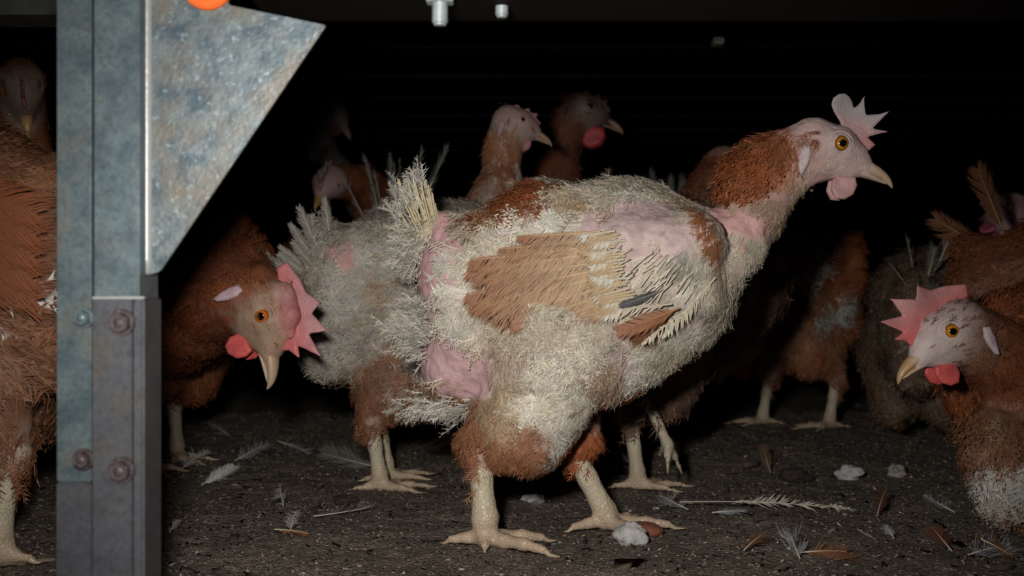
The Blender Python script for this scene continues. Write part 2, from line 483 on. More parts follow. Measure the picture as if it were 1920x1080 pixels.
        outl = {'ragged': [(27, 6), (31, 13), (24, 16.5), (38, 24.5), (25.5, 23), (29, 30), (33, 38), (26, 33.5), (18.5, 31), (17, 35), (14, 44), (11.5, 37), (9.5, 34), (7.5, 38), (4, 40.5), (0, 41), (-4, 39), (-7, 35), (-6.5, 30), (-3, 26), (3, 21), (7, 14)],
                'medium': [(28, 4), (33, 12), (26, 16), (37, 26), (24, 25), (28, 38), (15, 30), (11, 41), (4, 30), (-6, 36), (-8, 26), (-22, 27), (-20, 16), (-8, 13), (8, 12)],
                'large': [(28, 3), (30, 10), (38, 16), (29, 17), (41, 32), (23, 27), (25, 42), (10, 33), (4, 41), (-6, 32), (-16, 30), (-30, 24), (-28, 15), (-8, 13), (8, 12)],
                'low': [(27, 4), (29, 11), (20, 15), (22, 21), (12, 19), (9, 25), (2, 19), (-6, 23), (-14, 18), (-12, 13), (8, 12)]}[cb]
        V, Q = slab(np.array(outl) * 1e-3, .0021, h, taper=(.014, .04))
        z = np.maximum(V[:, 2] - .014, 0)
        if hp['bend']:
            V[:, 1] += hp['bend'] * z * z * 25; V[:, 2] -= abs(hp['bend']) * z * z * 14
        else:
            V[:, 1] += .12 * z * np.sin(V[:, 0] * 160)
        C = np.array(hp['combc']) * (1 + .25 * np.clip(.022 - V[:, 2:3], -.01, .01) / .01 * np.array([.4, -.9, -.9]))
        link('comb', mesh_np('comb', tr(V), Q, M_comb, C), R)
        # wattles and ear lobes
        ws = hp['watsize']
        wo = np.array([(-4, 0), (8, 2), (11, -3), (10, -10), (5, -15), (-1, -16), (-6, -11), (-7, -4)]) * 1e-3 * ws
        for sg in (-1, 1):
            V, Q = slab(wo, .0021 * ws, h)
            V[:, 1] += sg * V[:, 2] * -.1
            V += np.array([.015, sg * .0065, -.0155])
            n = vnoise(V + s.seed, 190, 3)[:, None]
            C = np.array(hp['wat']) * (.75 + .5 * n)
            link('wattle', mesh_np('wattle', tr(V), Q, M_comb, C), R)
            eo = np.array([(-5, 5), (2, 7), (6, 1), (6, -8), (4, -16), (0, -19), (-3, -13), (-6, -4)]) * 1e-3
            V, Q = slab(eo * np.array([.72, .9]), .0024, h)
            V += np.array([-.0165, 0, -.0095]); V[:, 1] += sg * (.0196 + np.clip(V[:, 0] + .02, -1, 1) * .1)
            C = np.tile(np.array(hp['ear']), (len(V), 1)) * (.85 + .25 * vnoise(V + s.seed, 240, 2)[:, None])
            link('ear_lobe', mesh_np('ear_lobe', tr(V), Q, M_comb, C), R)
    # ---- build body skin and plumage
    def weights(s, V):
        D = np.stack([sd_cone(V, p['a'], p['b'], p['ra'], p['rb'], p['flat']) for p in s.prims], 1)
        m = D.min(1, keepdims=True)
        W = np.exp(-(D - m) / .0035); return W / W.sum(1, keepdims=True)
    def build(s, nfeath=5000, K=6, rag=.8, far_keep=.55, lift=None, jitter=.35, stubble=0, cam_side=None):
        pr = s.prims; h = s.h
        lo = np.min([np.minimum(p['a'] - p['ra'], p['b'] - p['rb']) for p in pr], 0) - 4 * h - .004
        hi = np.max([np.maximum(p['a'] + p['ra'], p['b'] + p['rb']) for p in pr], 0) + 4 * h + .004
        ax, ay, az = [np.arange(lo[i], hi[i], h) for i in range(3)]
        G = np.full((len(ax), len(ay), len(az)), .1, np.float32)
        for p in pr:
            pad = p['k'] + 2 * h
            l = np.minimum(p['a'] - p['ra'], p['b'] - p['rb']) - pad; u = np.maximum(p['a'] + p['ra'], p['b'] + p['rb']) + pad
            ii = [slice(max(0, int((l[i] - lo[i]) / h)), int((u[i] - lo[i]) / h) + 2) for i in range(3)]
            X, Y, Z = np.meshgrid(ax[ii[0]], ay[ii[1]], az[ii[2]], indexing='ij')
            q = np.stack([X, Y, Z], -1).astype(np.float32)
            b = sd_cone(q, p['a'].astype(np.float32), p['b'].astype(np.float32), p['ra'], p['rb'], p['flat'])
            a = G[tuple(ii)]; k = p['k']
            hh = np.maximum(k - np.abs(a - b), 0) / k
            G[tuple(ii)] = np.minimum(a, b) - hh * hh * k * .25
        V, Q = surface_nets(G, ax, ay, az)
        Vs = V
        Wt = s.weights(V)
        grp = np.array([p['grp'] for p in pr]); skin = np.array([p['skin'] for p in pr])
        legw = Wt[:, grp == 1].sum(1)
        # skin relief
        C = Wt @ skin
        n1 = vnoise(V, 60, s.seed)[:, None]; n2 = vnoise(V, 260, s.seed + 3)[:, None]
        C = C * (.86 + .2 * n1 + .08 * n2)
        dn0 = np.clip(Wt @ np.array([p['dens'] for p in pr]), 0, 1)[:, None] * s.underc
        C = C * (1 - dn0) + (Wt @ np.array([p['fcol'] for p in pr])) * .7 * dn0
        for (x, y, rx, ry, c) in s.bald:
            cc = T(x, y); d = np.sqrt(((V[:, 0] - cc[0]) / (rx * U4)) ** 2 + ((V[:, 2] - cc[2]) / (ry * U4)) ** 2) + (vnoise(V, 110, 9) - .5) * .5
            m = np.clip(1.3 - d, 0, .35) / .35
            C = C * (1 - m[:, None]) + np.array(c) * (.85 + .3 * n2) * m[:, None]
        for fn in getattr(s, 'skinfns', []): C = fn(V, C)
        nv = np.zeros_like(V)
        fq = Q
        fn_ = np.cross(V[fq[:, 2]] - V[fq[:, 0]], V[fq[:, 3]] - V[fq[:, 1]])
        for i in range(4): 
            for c_ in range(3): nv[:, c_] += np.bincount(fq[:, i], fn_[:, c_], len(V))
        nv = nrm(nv)
        rel = (vnoise(V, 190, 1) - .5) * .0016 * (1 - legw) * (Wt[:, grp == 2].sum(1) * -.7 + 1) + (vnoise(V, 420, 2) - .5) * .0007
        dv = np.clip(Wt @ np.array([p['dens'] * min(1, p['lift'] / .25) for p in pr]), 0, 1)
        tuft = ((vnoise(V, 70, 44) - .5) * .6 + (vnoise(V, 140, 45) - .5) * .4) * .0075 * dv
        for (x, y, rx, ry, c) in s.bald:
            cc = T(x, y); d = np.sqrt(((V[:, 0] - cc[0]) / (rx * U4)) ** 2 + ((V[:, 2] - cc[2]) / (ry * U4)) ** 2); tuft = tuft * np.clip((d - .7) * 3, .15, 1)
        V = V + nv * (rel + tuft)[:, None]
        mi = (legw[Q[:, 0]] > .5).astype(int)
        s.body = link('body', mesh_np('body', V, Q, [M_skin, M_scale], C, mi=mi), s.root)
        # plumage
        dens = Wt @ np.array([p['dens'] for p in pr])
        fd = dens[Q].mean(1)
        fc = V[Q].mean(1)
        for (x, y, rx, ry, c) in s.bald:
            cc = T(x, y); d = np.sqrt(((fc[:, 0] - cc[0]) / (rx * U4)) ** 2 + ((fc[:, 2] - cc[2]) / (ry * U4)) ** 2) + (vnoise(fc, 110, 9) - .5) * .5
            fd = fd * np.clip((d - .95) * 4, 0.015, 1)
        area = np.linalg.norm(fn_, axis=1) * .5
        cs = s.loc(np.array([0, .0, HC]))
        side = np.einsum('ij,ij->i', nrm(nv[Q[:, 0]]), nrm(cs - fc))
        w = area * fd * np.where(side > -.15, 1, far_keep * .5)
        w = w / w.sum()
        r = s.rng
        pick = r.choice(len(Q), nfeath, p=w)
        ua, ub = r.random((nfeath, 1)), r.random((nfeath, 1))
        q = Q[pick]
        pos = (V[q[:, 0]] * (1 - ua) + V[q[:, 1]] * ua) * (1 - ub) + (V[q[:, 3]] * (1 - ua) + V[q[:, 2]] * ua) * ub
        N = nv[q[:, 0]]
        w2 = Wt[q[:, 0]].copy(); dn = np.array([p['dens'] for p in pr]); w2 *= (dn > 0) + 1e-4; w2 /= w2.sum(1, keepdims=True)
        flow = w2 @ np.array([p['flow'] for p in pr])
        if getattr(s, 'flowfn', None): flow = s.flowfn(pos, flow)
        D = flow - N * np.einsum('ij,ij->i', flow, N)[:, None]
        D = nrm(D + 1e-5)
        clump = (np.stack([vnoise(pos, 70, s.seed + k) for k in (20, 21, 22)], 1) - .5) * 2.0
        jt = (jitter * np.clip((w2 @ np.array([p['lift'] for p in pr])) / .3, .25, 1))[:, None]
        J = clump * jt * 1.6 + r.normal(0, 1, (nfeath, 3)) * jt * .7
        D = D + J; D = nrm(D - N * np.einsum('ij,ij->i', D, N)[:, None])
        L = w2 @ np.array([p['flen'] for p in pr]) * r.uniform(.65, 1.3, nfeath)
        W = w2 @ np.array([p['fw'] for p in pr]) * r.uniform(.7, 1.25, nfeath)
        lf = w2 @ np.array([p['lift'] for p in pr]) * (.5 + 1.0 * vnoise(pos, 75, s.seed + 40))
        lf0 = lf; lf = lf * r.uniform(.4, 1.5, nfeath)
        c1 = w2 @ np.array([p['fcol'] for p in pr]); c2 = w2 @ np.array([p['fcol2'] for p in pr])
        n = (vnoise(pos, 38, s.seed + 5) * .6 + vnoise(pos, 95, s.seed + 6) * .4)[:, None]
        m = np.clip((n - (.5 if s.mott is None else s.mott)) * 9 + r.normal(0, .2, (nfeath, 1)), 0, 1)
        col = c1 * (1 - m) + c2 * m
        for (x, y, rx, ry, c, *sd) in s.patches:
            cc = T(x, y); a = math.radians(sd[0]) if sd else 0
            dx, dz = (pos[:, 0] - cc[0]), (pos[:, 2] - cc[2])
            xx, zz = dx * math.cos(a) + dz * math.sin(a), -dx * math.sin(a) + dz * math.cos(a)
            d = np.sqrt((xx / (rx * U4)) ** 2 + (zz / (ry * U4)) ** 2) + (vnoise(pos, 120, 11) - .5) * .7 + r.normal(0, .08, nfeath)
            mm = (np.clip(1.15 - d, 0, .3) / .3)[:, None]
            col = col * (1 - mm) + np.array(c) * mm
        v = r.uniform(.80, 1.12, (nfeath, 1)) * (.72 + .5 * vnoise(pos, 95, s.seed + 41))[:, None]; col = col * v * (1 + r.normal(0, .03, (nfeath, 3)))
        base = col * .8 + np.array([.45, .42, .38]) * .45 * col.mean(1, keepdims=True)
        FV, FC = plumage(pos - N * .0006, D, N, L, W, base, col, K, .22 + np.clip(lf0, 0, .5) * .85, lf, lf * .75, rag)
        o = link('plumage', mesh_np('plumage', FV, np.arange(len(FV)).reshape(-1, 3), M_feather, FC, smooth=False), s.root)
        tag(o, kind='stuff')
        for (p, d, r0, ln) in getattr(s, 'claws', []):
            e = nrm(np.cross(d, [0, 0, 1])); g = np.cross(e, d); rings = []
            for i in range(6):
                t = i / 5; c = p + d * ln * t + np.array([0, 0, -1]) * ln * .25 * t * t; c[2] = max(c[2], .0008)
                rings.append(np.array([c + (e * math.cos(a) + g * math.sin(a)) * r0 * (1 - .85 * t) for a in np.linspace(0, 2 * math.pi, 7, endpoint=False)]))
            loft('claw', rings, M_horn, [np.array([.42, .33, .22])] * 6, s.root)
        s.finish_head()
    def tail(s, n, L, W, c0, c1, base=None, ang=(100, 150), spread=16, rag=.6, blunt=False, shaft=(.62, .54, .38), fl=0.02, bare=.08):
        base = T(838, 440) if base is None else base
        mes = [big_feather_mesh('tail_feather', L, W, W, c0, c1, shaft, K=64, rag=rag, seed=s.seed * 31 + i, blunt=blunt, shaft_r=.0011, bare=bare, fluff=fl) for i in range(3)]
        for i in range(n):
            t = i / max(1, n - 1)
            a = math.radians(ang[0] + (ang[1] - ang[0]) * t + s.rng.normal(0, 3))
            y = math.sin(math.radians(spread)) * (2 * ((i * .618) % 1) - 1)
            d = nrm([math.cos(a), y, math.sin(a)])
            b = base + np.array([-.008 * t, y * .03, -.02 * t + .004])
            place_feather('tail_feather', mes[i % 3], b, b + d * L * s.rng.uniform(.8, 1.15), (d[2] * .2, -1 if i % 2 else -.8, .3), s.root, L)
    def wing(s, side, feathers, me_len, meshes, bulk=None, col=CREAM, label=None):
        """side -1 = right side of the hen; feathers: (rootpx, rootpy, tippx, tippy, depth_root, depth_tip, mesh index)"""
        if bulk is None: bulk = [((1275, 480, 108), (1220, 560, 112), 32, 24), ((1275, 480, 108), (1150, 480, 118), 28, 22)]
        pr = [dict(a=T(a[0], a[1], side * a[2]), b=T(b[0], b[1], side * b[2]), ra=ra * U4, rb=rb * U4) for a, b, ra, rb in bulk]
        h = .0025
        lo = np.min([np.minimum(p['a'], p['b']) - .018 for p in pr], 0); hi = np.max([np.maximum(p['a'], p['b']) + .018 for p in pr], 0)
        ax, ay, az = [np.arange(lo[i], hi[i], h) for i in range(3)]
        X, Y, Z = np.meshgrid(ax, ay, az, indexing='ij'); q = np.stack([X, Y, Z], -1)
        D = None
        for p in pr:
            b = sd_cone(q, p['a'], p['b'], p['ra'], p['rb'])
            if D is None: D = b
            else:
                hh = np.maximum(.01 - np.abs(D - b), 0) / .01; D = np.minimum(D, b) - hh * hh * .0025
        V, Q = surface_nets(D.astype(np.float32), ax, ay, az)
        C = np.tile(np.array(col), (len(V), 1)) * (.85 + .2 * vnoise(V, 100, 4)[:, None])
        w = link('wing', mesh_np('wing', V, Q, M_skin, C), s.root)
        if label: w['label'] = label
        for f in feathers:
            a = T(f[0], f[1], side * f[4]); b = T(f[2], f[3], side * f[5])
            place_feather('flight_feather', meshes[f[6] % len(meshes)], a, b, (0, side, .25), w, me_len)
        return w

PI = math.pi
exec_order = []
# ------------------------------------------------------------------ the setting
def galv(name, base, b2, b3, metal=.45, rough=.42):
    return mat(name, color=base, rough=rough, metal=metal, spec=.5, noise=[(60, 5, b2, .40, .62), (22, 4, b3, .52, .72), (420, 2, .72, .45, .7)], bump=[('noise', 350, .25, .0004)])
M_galv = galv('galvanised_steel', (.145, .19, .20), (.085, .12, .135), (.20, .185, .145))
M_galv2 = galv('dull_galvanised_steel', (.088, .092, .102), (.065, .070, .078), (.105, .085, .06), metal=.35, rough=.5)
M_gus = mat('spangled_galvanised_plate', color=(.15, .18, .185), rough=.45, metal=.35, spec=.45, noise=[(90, 6, (.06, .09, .11), .42, .62), (24, 5, (.18, .155, .12), .46, .66), (300, 2, (.24, .30, .32), .60, .72), (12, 3, .8, .4, .7)], bump=[('noise', 500, .5, .0005)])
M_edge = mat('painted_highlight_edge', color=(.34, .35, .34), rough=.4, metal=.2, noise=[(120, 3, (.40, .37, .33), .5, .7)], bump=[('noise', 250, .5, .0006)])  # bright highlight of the fold put into a paler base colour
M_bolt = mat('rusty_bolt', color=(.10, .08, .085), rough=.5, metal=.5, noise=[(200, 4, (.05, .03, .03), .45, .65)], bump=[('noise', 500, .6, .0005)])
M_zinc = mat('zinc_bolt', color=(.42, .48, .48), rough=.4, metal=.3, noise=[(200, 3, .7, .4, .7)])
M_orange = mat('orange_plastic', color=(.72, .13, .015), rough=.45)
M_beam = mat('dark_grimy_beam', color=(.006, .0045, .003), rough=.8, spec=.1)
M_grey = mat('grey_beam', color=(.10, .10, .095), rough=.7, noise=[(40, 4, .6, .4, .7)])
M_dark = mat('near_black_panel', color=(.002, .0018, .0016), rough=.95, spec=.02, noise=[(8, 3, .5, .4, .7)])  # near-black tone with faint mottling for walls, ceiling and rail
M_wire = mat('dirty_wire', color=(.002, .002, .002), rough=.7)
M_litter = mat('litter_crumb', attr=True, rough=.9, spec=.15)
M_soil = mat('trodden_litter', color=(.19, .155, .125), rough=.95, spec=.12, noise=[(9, 5, (.13, .105, .085), .42, .66), (90, 6, (.29, .24, .195), .52, .72), (300, 4, (.05, .04, .033), .50, .68), (520, 2, (.22, .19, .15), .66, .74)],
             bump=[('noise', 60, .5, .006), ('noise', 320, .9, .0028), ('voronoi', 500, .6, .0015)])

def bevel_box(name, lo, hi, m, parent=None, bev=.0008):
    import bmesh
    bm = bmesh.new(); bmesh.ops.create_cube(bm, size=1)
    lo, hi = np.array(lo, float), np.array(hi, float)
    for v in bm.verts: v.co = Vector(lo + (np.array(v.co) + .5) * (hi - lo))
    bmesh.ops.bevel(bm, geom=bm.edges[:], offset=bev, segments=2, affect='EDGES')
    me = bpy.data.meshes.new(name); bm.to_mesh(me); bm.free(); me.materials.append(m)
    return link(name, me, parent)

def ground_h(x, y):
    p = np.stack([np.asarray(x, float), np.asarray(y, float), np.zeros_like(np.asarray(x, float))], -1)
    return (vnoise(p, 9, 1) - .5) * .008 + (vnoise(p, 34, 2) - .5) * .005 + (vnoise(p, 110, 3) - .5) * .0028 - .001

gx = np.unique(np.concatenate([np.linspace(-2.5, -.75, 40), np.linspace(-.75, .85, 320), np.linspace(.85, 2.5, 40)]))
gy = np.unique(np.concatenate([np.linspace(.1, .66, 60), np.linspace(.66, 1.6, 230), np.linspace(1.6, 4.3, 60)]))
X, Y = np.meshgrid(gx, gy, indexing='ij')
Z = ground_h(X, Y)
nx, ny = X.shape
ii = np.arange(nx * ny).reshape(nx, ny)
FQ = np.stack([ii[:-1, :-1], ii[1:, :-1], ii[1:, 1:], ii[:-1, 1:]], -1).reshape(-1, 4)
floor = link('floor', mesh_np('floor', np.stack([X, Y, Z], -1).reshape(-1, 3), FQ, M_soil)); tag(floor, kind='structure')

def crumbs(name, n, xr, yr, size, cols, parent, flat=.5, z=0.):
    x = rng.uniform(*xr, n); y = yr[0] + (yr[1] - yr[0]) * rng.random(n) ** 1.4
    c = np.stack([x, y, ground_h(x, y) + z], 1)
    s = size * rng.lognormal(0, .45, n)[:, None]
    V = []
    A = rng.normal(size=(n, 3)); A = nrm(A); B = nrm(np.cross(A, rng.normal(size=(n, 3)))); Cc = np.cross(A, B)
    el = rng.uniform(.6, 2.2, (n, 1))
    V = np.stack([c + A * s * el, c - A * s * el * .6 + B * s * .8, c - B * s * .7 + Cc * s * .5, c - Cc * s * .7], 1)
    V[:, :, 2] = c[:, None, 2] + (V[:, :, 2] - c[:, None, 2]) * flat
    F = (np.arange(n)[:, None, None] * 4 + np.array([[0, 1, 2], [0, 2, 3], [0, 3, 1], [1, 3, 2]])[None]).reshape(-1, 3)
    cols = np.array(cols); C = cols[rng.integers(0, len(cols), n)] * rng.uniform(.6, 1.3, (n, 1))
    C = np.repeat(C, 4, 0)
    o = link(name, mesh_np(name, V.reshape(-1, 3), F, M_litter, C, smooth=False), parent); tag(o, kind='stuff'); return o
soilc = [(.19, .155, .12), (.14, .11, .09), (.25, .21, .165), (.08, .062, .05), (.34, .285, .22)]
crumbs('litter_crumbs', 52000, (-.6, .75), (.62, 1.6), 0.0013, soilc, floor)
crumbs('pale_crumbs', 1500, (-.6, .7), (.68, 1.5), .0011, [(.42, .38, .30), (.30, .26, .2), (.5, .47, .42), (.25, .17, .1)], floor, z=.0008)
crumbs('litter_lumps', 1200, (-.6, .8), (.68, 1.7), .0036, [(.06, .046, .036), (.045, .034, .027), (.08, .062, .046)], floor, flat=.6)

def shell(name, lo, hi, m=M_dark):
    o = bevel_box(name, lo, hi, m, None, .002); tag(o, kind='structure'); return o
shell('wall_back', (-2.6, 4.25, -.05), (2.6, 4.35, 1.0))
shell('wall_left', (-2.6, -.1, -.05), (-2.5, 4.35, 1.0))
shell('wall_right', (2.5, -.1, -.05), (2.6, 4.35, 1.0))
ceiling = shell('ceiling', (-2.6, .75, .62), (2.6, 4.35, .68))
w0 = None
for k in range(9):      # wires under the tier above
    y = 1.15 + k * .07
    if w0 is None:
        w0 = bevel_box('wire', (-2.4, y - .0012, .512), (2.4, y + .0012, .5145), M_wire, ceiling, .0005)
    else:
        c = w0.copy(); COL.objects.link(c); c.location.y = k * .23
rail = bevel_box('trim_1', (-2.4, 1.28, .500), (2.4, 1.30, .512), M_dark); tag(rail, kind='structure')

# ---- steel post with its gusset plate
def pbox(name, x0, y0, x1, y1, Y, depth, m, parent, bev=.0007):
    a, b = P(x0, y1, Y), P(x1, y0, Y)
    return bevel_box(name, (a[0] - OX[0], Y - OX[1], a[2]), (b[0] - OX[0], Y + depth - OX[1], b[2]), m, parent, bev)
b0 = P(185, 500, .565)
OX = np.array([b0[0], b0[1], 0])
post = empty('steel_post', (OX[0], OX[1], 0)); tag(post, 'grey-blue galvanised steel post with bolted sleeve and triangular gusset in front of the hens', 'post')
ygr = 510 + HC * F_PX / .56
pbox('outer_channel', 106, -160, 171, 904, .562, .022, M_galv, post)
o = pbox('lower_channel', 105, 906, 171, ygr, .560, .024, M_galv2, post); o['label'] = 'dull grey lower length of the post'
pbox('inner_channel', 176, -160, 261, 600, .554, .030, M_galv, post)
pbox('back_web', 150, -160, 250, ygr, .575, .004, M_galv2, post)
# sleeve with a raised return lip
o = pbox('sleeve', 173, 559, 247, ygr, .5495, .026, M_galv2, post); o['label'] = 'dull grey steel sleeve over the lower post'
pbox('sleeve_lip', 249.5, 559, 270, ygr, .5490, .028, M_galv2, post, .0012)
pbox('sleeve_rim', 172, 556, 270, 561, .5488, .004, M_edge, post, .0004)
def hexbolt(px, py, Y, r, m, parent, name='hex_bolt', axis='y', hgt=.0035):
    import bmesh
    c = P(px, py, Y); bm = bmesh.new()
    bmesh.ops.create_cone(bm, cap_ends=True, segments=24, radius1=r * 1.35, radius2=r * 1.3, depth=.001, matrix=Matrix.Translation((0, 0, .0005)))
    bmesh.ops.create_cone(bm, cap_ends=True, segments=6, radius1=r, radius2=r * .93, depth=hgt, matrix=Matrix.Translation((0, 0, hgt / 2 + .001)))
    bmesh.ops.create_uvsphere(bm, u_segments=12, v_segments=6, radius=r * .55, matrix=Matrix.Translation((0, 0, hgt + .0006)) @ Matrix.Diagonal((1, 1, .45, 1)))
    me = bpy.data.meshes.new(name); bm.to_mesh(me); bm.free(); me.materials.append(m)
    o = link(name, me, parent)
    o.rotation_euler = (PI / 2, 0, 0) if axis == 'y' else (PI, 0, 0)
    o.location = (c[0] - (OX[0] if parent else 0), c[1] - (OX[1] if parent else 0), c[2])
    return o
for (px, py, Y, r, m) in ((228, 605, .5495, .0050, M_bolt), (228, 882, .5495, .0050, M_bolt), (157, 596, .562, .0040, M_galv), (157, 861, .560, .0040, M_bolt)):
    b = hexbolt(px, py, Y, r, m, post)
    if m is M_galv: b['label'] = 'pale zinc bolt head'
    else: b['label'] = 'rust-dark bolt head'
# gusset plate (triangular) and its rounded fold
import bmesh
outline = [(266, -160), (266, 514), (284, 514), (300, 508), (611, 47), (428, 9), (420, -160)]
bm = bmesh.new()
Yg = .566
vs = [bm.verts.new(Vector(P(x, y, Yg) - np.array([OX[0], OX[1], 0]))) for x, y in outline]
f = bm.faces.new(vs)
ex = bmesh.ops.extrude_face_region(bm, geom=[f]); 
for v in ex['geom']:
    if isinstance(v, bmesh.types.BMVert): v.co.y += .003
bmesh.ops.recalc_face_normals(bm, faces=bm.faces[:])
bmesh.ops.bevel(bm, geom=bm.edges[:], offset=.0005, segments=2, affect='EDGES')
me = bpy.data.meshes.new('gusset_plate'); bm.to_mesh(me); bm.free(); me.materials.append(M_gus)
o = link('gusset_plate', me, post); o['label'] = 'mottled spangled triangular steel plate'
za, zb = P(0, 514, Yg)[2], P(0, -160, Yg)[2]; xc = P(274, 0, Yg)[0] - OX[0]; rr = .0030
rings = []
for z in np.linspace(za, zb, 24):
    rings.append(np.array([(xc + rr * math.cos(a), Yg - OX[1] + .0012 + rr * 1.1 * math.sin(a), z) for a in np.linspace(0, 2 * PI, 14, endpoint=False)]))
o = loft('folded_edge', rings, M_edge, [np.array([.5, .5, .5])] * 24, post); o['label'] = 'gusset fold with its bright highlight put into the colour'
# orange plug
c = P(390, -29, Yg - .001)
bm = bmesh.new()
bmesh.ops.create_cone(bm, cap_ends=True, segments=40, radius1=.0133, radius2=.0124, depth=.003, matrix=Matrix.Translation((0, 0, .0015)))
bmesh.ops.create_cone(bm, cap_ends=True, segments=40, radius1=.0085, radius2=.0075, depth=.003, matrix=Matrix.Translation((0, 0, .004)))
bmesh.ops.bevel(bm, geom=[e for e in bm.edges if len(e.link_faces) == 2 and e.calc_face_angle() > .8], offset=.0007, segments=2, affect='EDGES')
me = bpy.data.meshes.new('orange_plug'); bm.to_mesh(me); bm.free(); me.materials.append(M_orange)
o = link('orange_plug', me, post); o.rotation_euler = (PI / 2, 0, 0); o.location = (c[0] - OX[0], c[1] - OX[1], c[2]); o['label'] = 'round orange plastic plug'

# ---- dark beam over the scene with two hanging bolts; grey beam upper left
beam = bevel_box('support_beam', (-.14, .572, .3414), (1.3, .66, .40), M_beam); tag(beam, 'dark grimy beam across the top, right of the steel post', 'beam')
def hangbolt(px, tip, r, Y, lab):
    c = P(px, tip, Y); nut = px < 900; root = empty('hanging_bolt', (c[0], Y, c[2])); tag(root, lab, 'bolt')
    top = .3414 - c[2]; rings = []
    for i in range(40):
        z = i / 39 * (top - .0006); k = r * (1 + (.07 if i % 2 else -.05)) * (1 if z > .0012 else .8)
        rings.append(np.array([(k * math.cos(a), k * math.sin(a), z) for a in np.linspace(0, 2 * PI, 20, endpoint=False)]))
    loft('threaded_shank', rings, M_zinc, [np.array([.5, .5, .5])] * 40, root)
    bm = bmesh.new(); bmesh.ops.create_cone(bm, cap_ends=True, segments=6, radius1=r * 2, radius2=r * 2, depth=.0035, matrix=Matrix.Translation((0, 0, top - .0020)))
    bmesh.ops.bevel(bm, geom=bm.edges[:], offset=.0004, segments=1, affect='EDGES')
    me = bpy.data.meshes.new('nut'); bm.to_mesh(me); bm.free(); me.materials.append(M_zinc)
    if nut: link('nut', me, root)
hangbolt(825, 48, .0041, .60, 'thick pale zinc bolt end hanging under the dark beam, left one of the two')
hangbolt(941, 33, .0034, .62, 'thinner zinc bolt end hanging under the dark beam, right one of the two')
a = P(-200, 27, .95); b = P(175, -40, .95)
gb = bevel_box('cross_beam', (a[0], .95, a[2]), (b[0], 1.0, b[2]), M_grey); tag(gb, 'grey cross beam at the upper left, behind the steel post', 'beam')
c = P(1343, 81, 1.28)
tg = bevel_box('wire_clip', (c[0] - .006, 1.262, c[2] - .004), (c[0] + .006, 1.28, c[2] + .0035), mat('pale_clip', color=(.35, .32, .25), rough=.6), None, .001); tg.location = (0, 0, 0)
tag(tg, 'small pale clip fixed on the dark rail at the top right', 'clip')

# ---- loose feathers, stones and scraps on the floor
def GR(px, py):
    Y = HC * F_PX / (py - 510.0); x = (px - 960) / F_PX * Y
    return np.array([x, Y, float(ground_h(x, Y))])
def loose(name, a, b, wu, wd, c0, c1, label, rag=.6, up=.003, ang=.6, K=64, bend=.06, fluff=.15, shaft=(.6, .56, .46), group=None, lift=.004, bare=.08, tilt=.35):
    pa, pb = GR(*a), GR(*b)
    if a[1] >= b[1]: pb = P(b[0], b[1], pa[1] + .35 * (pb[1] - pa[1]))
    else: pa = P(a[0], a[1], pb[1] + .35 * (pa[1] - pb[1]))
    pa[2] += up; pb[2] += min(lift, .004)
    L = float(np.linalg.norm(pb - pa))
    me = big_feather_mesh(name, L, wu, wd, c0, c1, shaft, K=K, rag=rag, ang=ang, bend=bend, fluff=fluff, seed=int(a[0] + a[1]), shaft_r=.00055, bare=bare)
    x = (pb - pa) / L; y = nrm(np.array([0, -tilt, 1.]) - x * (np.array([0, -tilt, 1.]) @ x)); z = np.cross(x, y)
    o = link(name, me)
    o.matrix_world = Matrix([[x[i], y[i], z[i], pa[i]] for i in range(3)] + [[0, 0, 0, 1]])
    tag(o, label, 'feather', group)
    return o
WH, GY, BR, RB = (.62, .60, .55), (.30, .29, .28), (.22, .15, .10), (.22, .07, .03)
loose('quill_feather', (1275, 948), (1600, 962), .006, .006, (.45, .42, .34), (.58, .54, .44), 'long pale quill feather with torn vane lying to the right of the near hen\'s feet', rag=.75, K=70, bend=.03, ang=.45, bare=.30, shaft=(.62, .57, .44), tilt=.6, up=.003, lift=.008)
loose('downy_feather', (1290, 962), (1235, 940), .010, .010, GY, GY, 'grey wispy down at the left end of the long quill feather', rag=.9, fluff=.4)
loose('downy_feather', (1335, 968), (1395, 972), .007, .007, (.36, .37, .37), (.36, .37, .37), 'pale grey down scrap just below the long quill feather', rag=.5)
loose('white_feather', (378, 912), (434, 880), .010, .007, WH, WH, 'small white feather with bright shaft lying right of the yellow leg', rag=.25, tilt=.9, lift=.012)
loose('downy_feather', (340, 884), (385, 852), .012, .012, WH, WH, 'white down tuft against the yellow leg', rag=.8, fluff=.5, lift=.010, ang=.9)
loose('downy_feather', (440, 868), (500, 838), .014, .014, (.40, .37, .36), (.33, .30, .30), 'wispy grey down tuft under the red-brown hen\'s beak', rag=.8, fluff=.5, lift=.012, ang=.8)
loose('downy_feather', (520, 832), (585, 852), .010, .010, (.40, .40, .40), (.34, .34, .34), 'thin pale down strand midway between the left hen\'s leg and the pale hen\'s leg', rag=.9, fluff=.4)
loose('grey_feather', (705, 878), (600, 862), .018, .012, (.20, .18, .16), (.17, .15, .13), 'broad translucent grey-tan feather left of the pale hen\'s foot', rag=.35, lift=.012, tilt=.6)
loose('curled_feather', (588, 975), (692, 972), .002, .016, (.24, .19, .15), (.27, .22, .18), 'crescent-shaped barred brown feather in the bottom middle of the floor', rag=.7, ang=1.0, bend=-.22, K=40, tilt=.3)
loose('downy_feather', (545, 1004), (552, 968), .007, .007, (.42, .40, .36), (.36, .33, .3), 'small grey down tuft standing left of the crescent-shaped feather', rag=.8, fluff=.4, ang=.9, lift=.009)
loose('rust_feather', (515, 1000), (580, 1012), .007, .003, (.33, .15, .06), (.30, .12, .05), 'short rusty feather lying below the small grey down tuft', rag=.5)
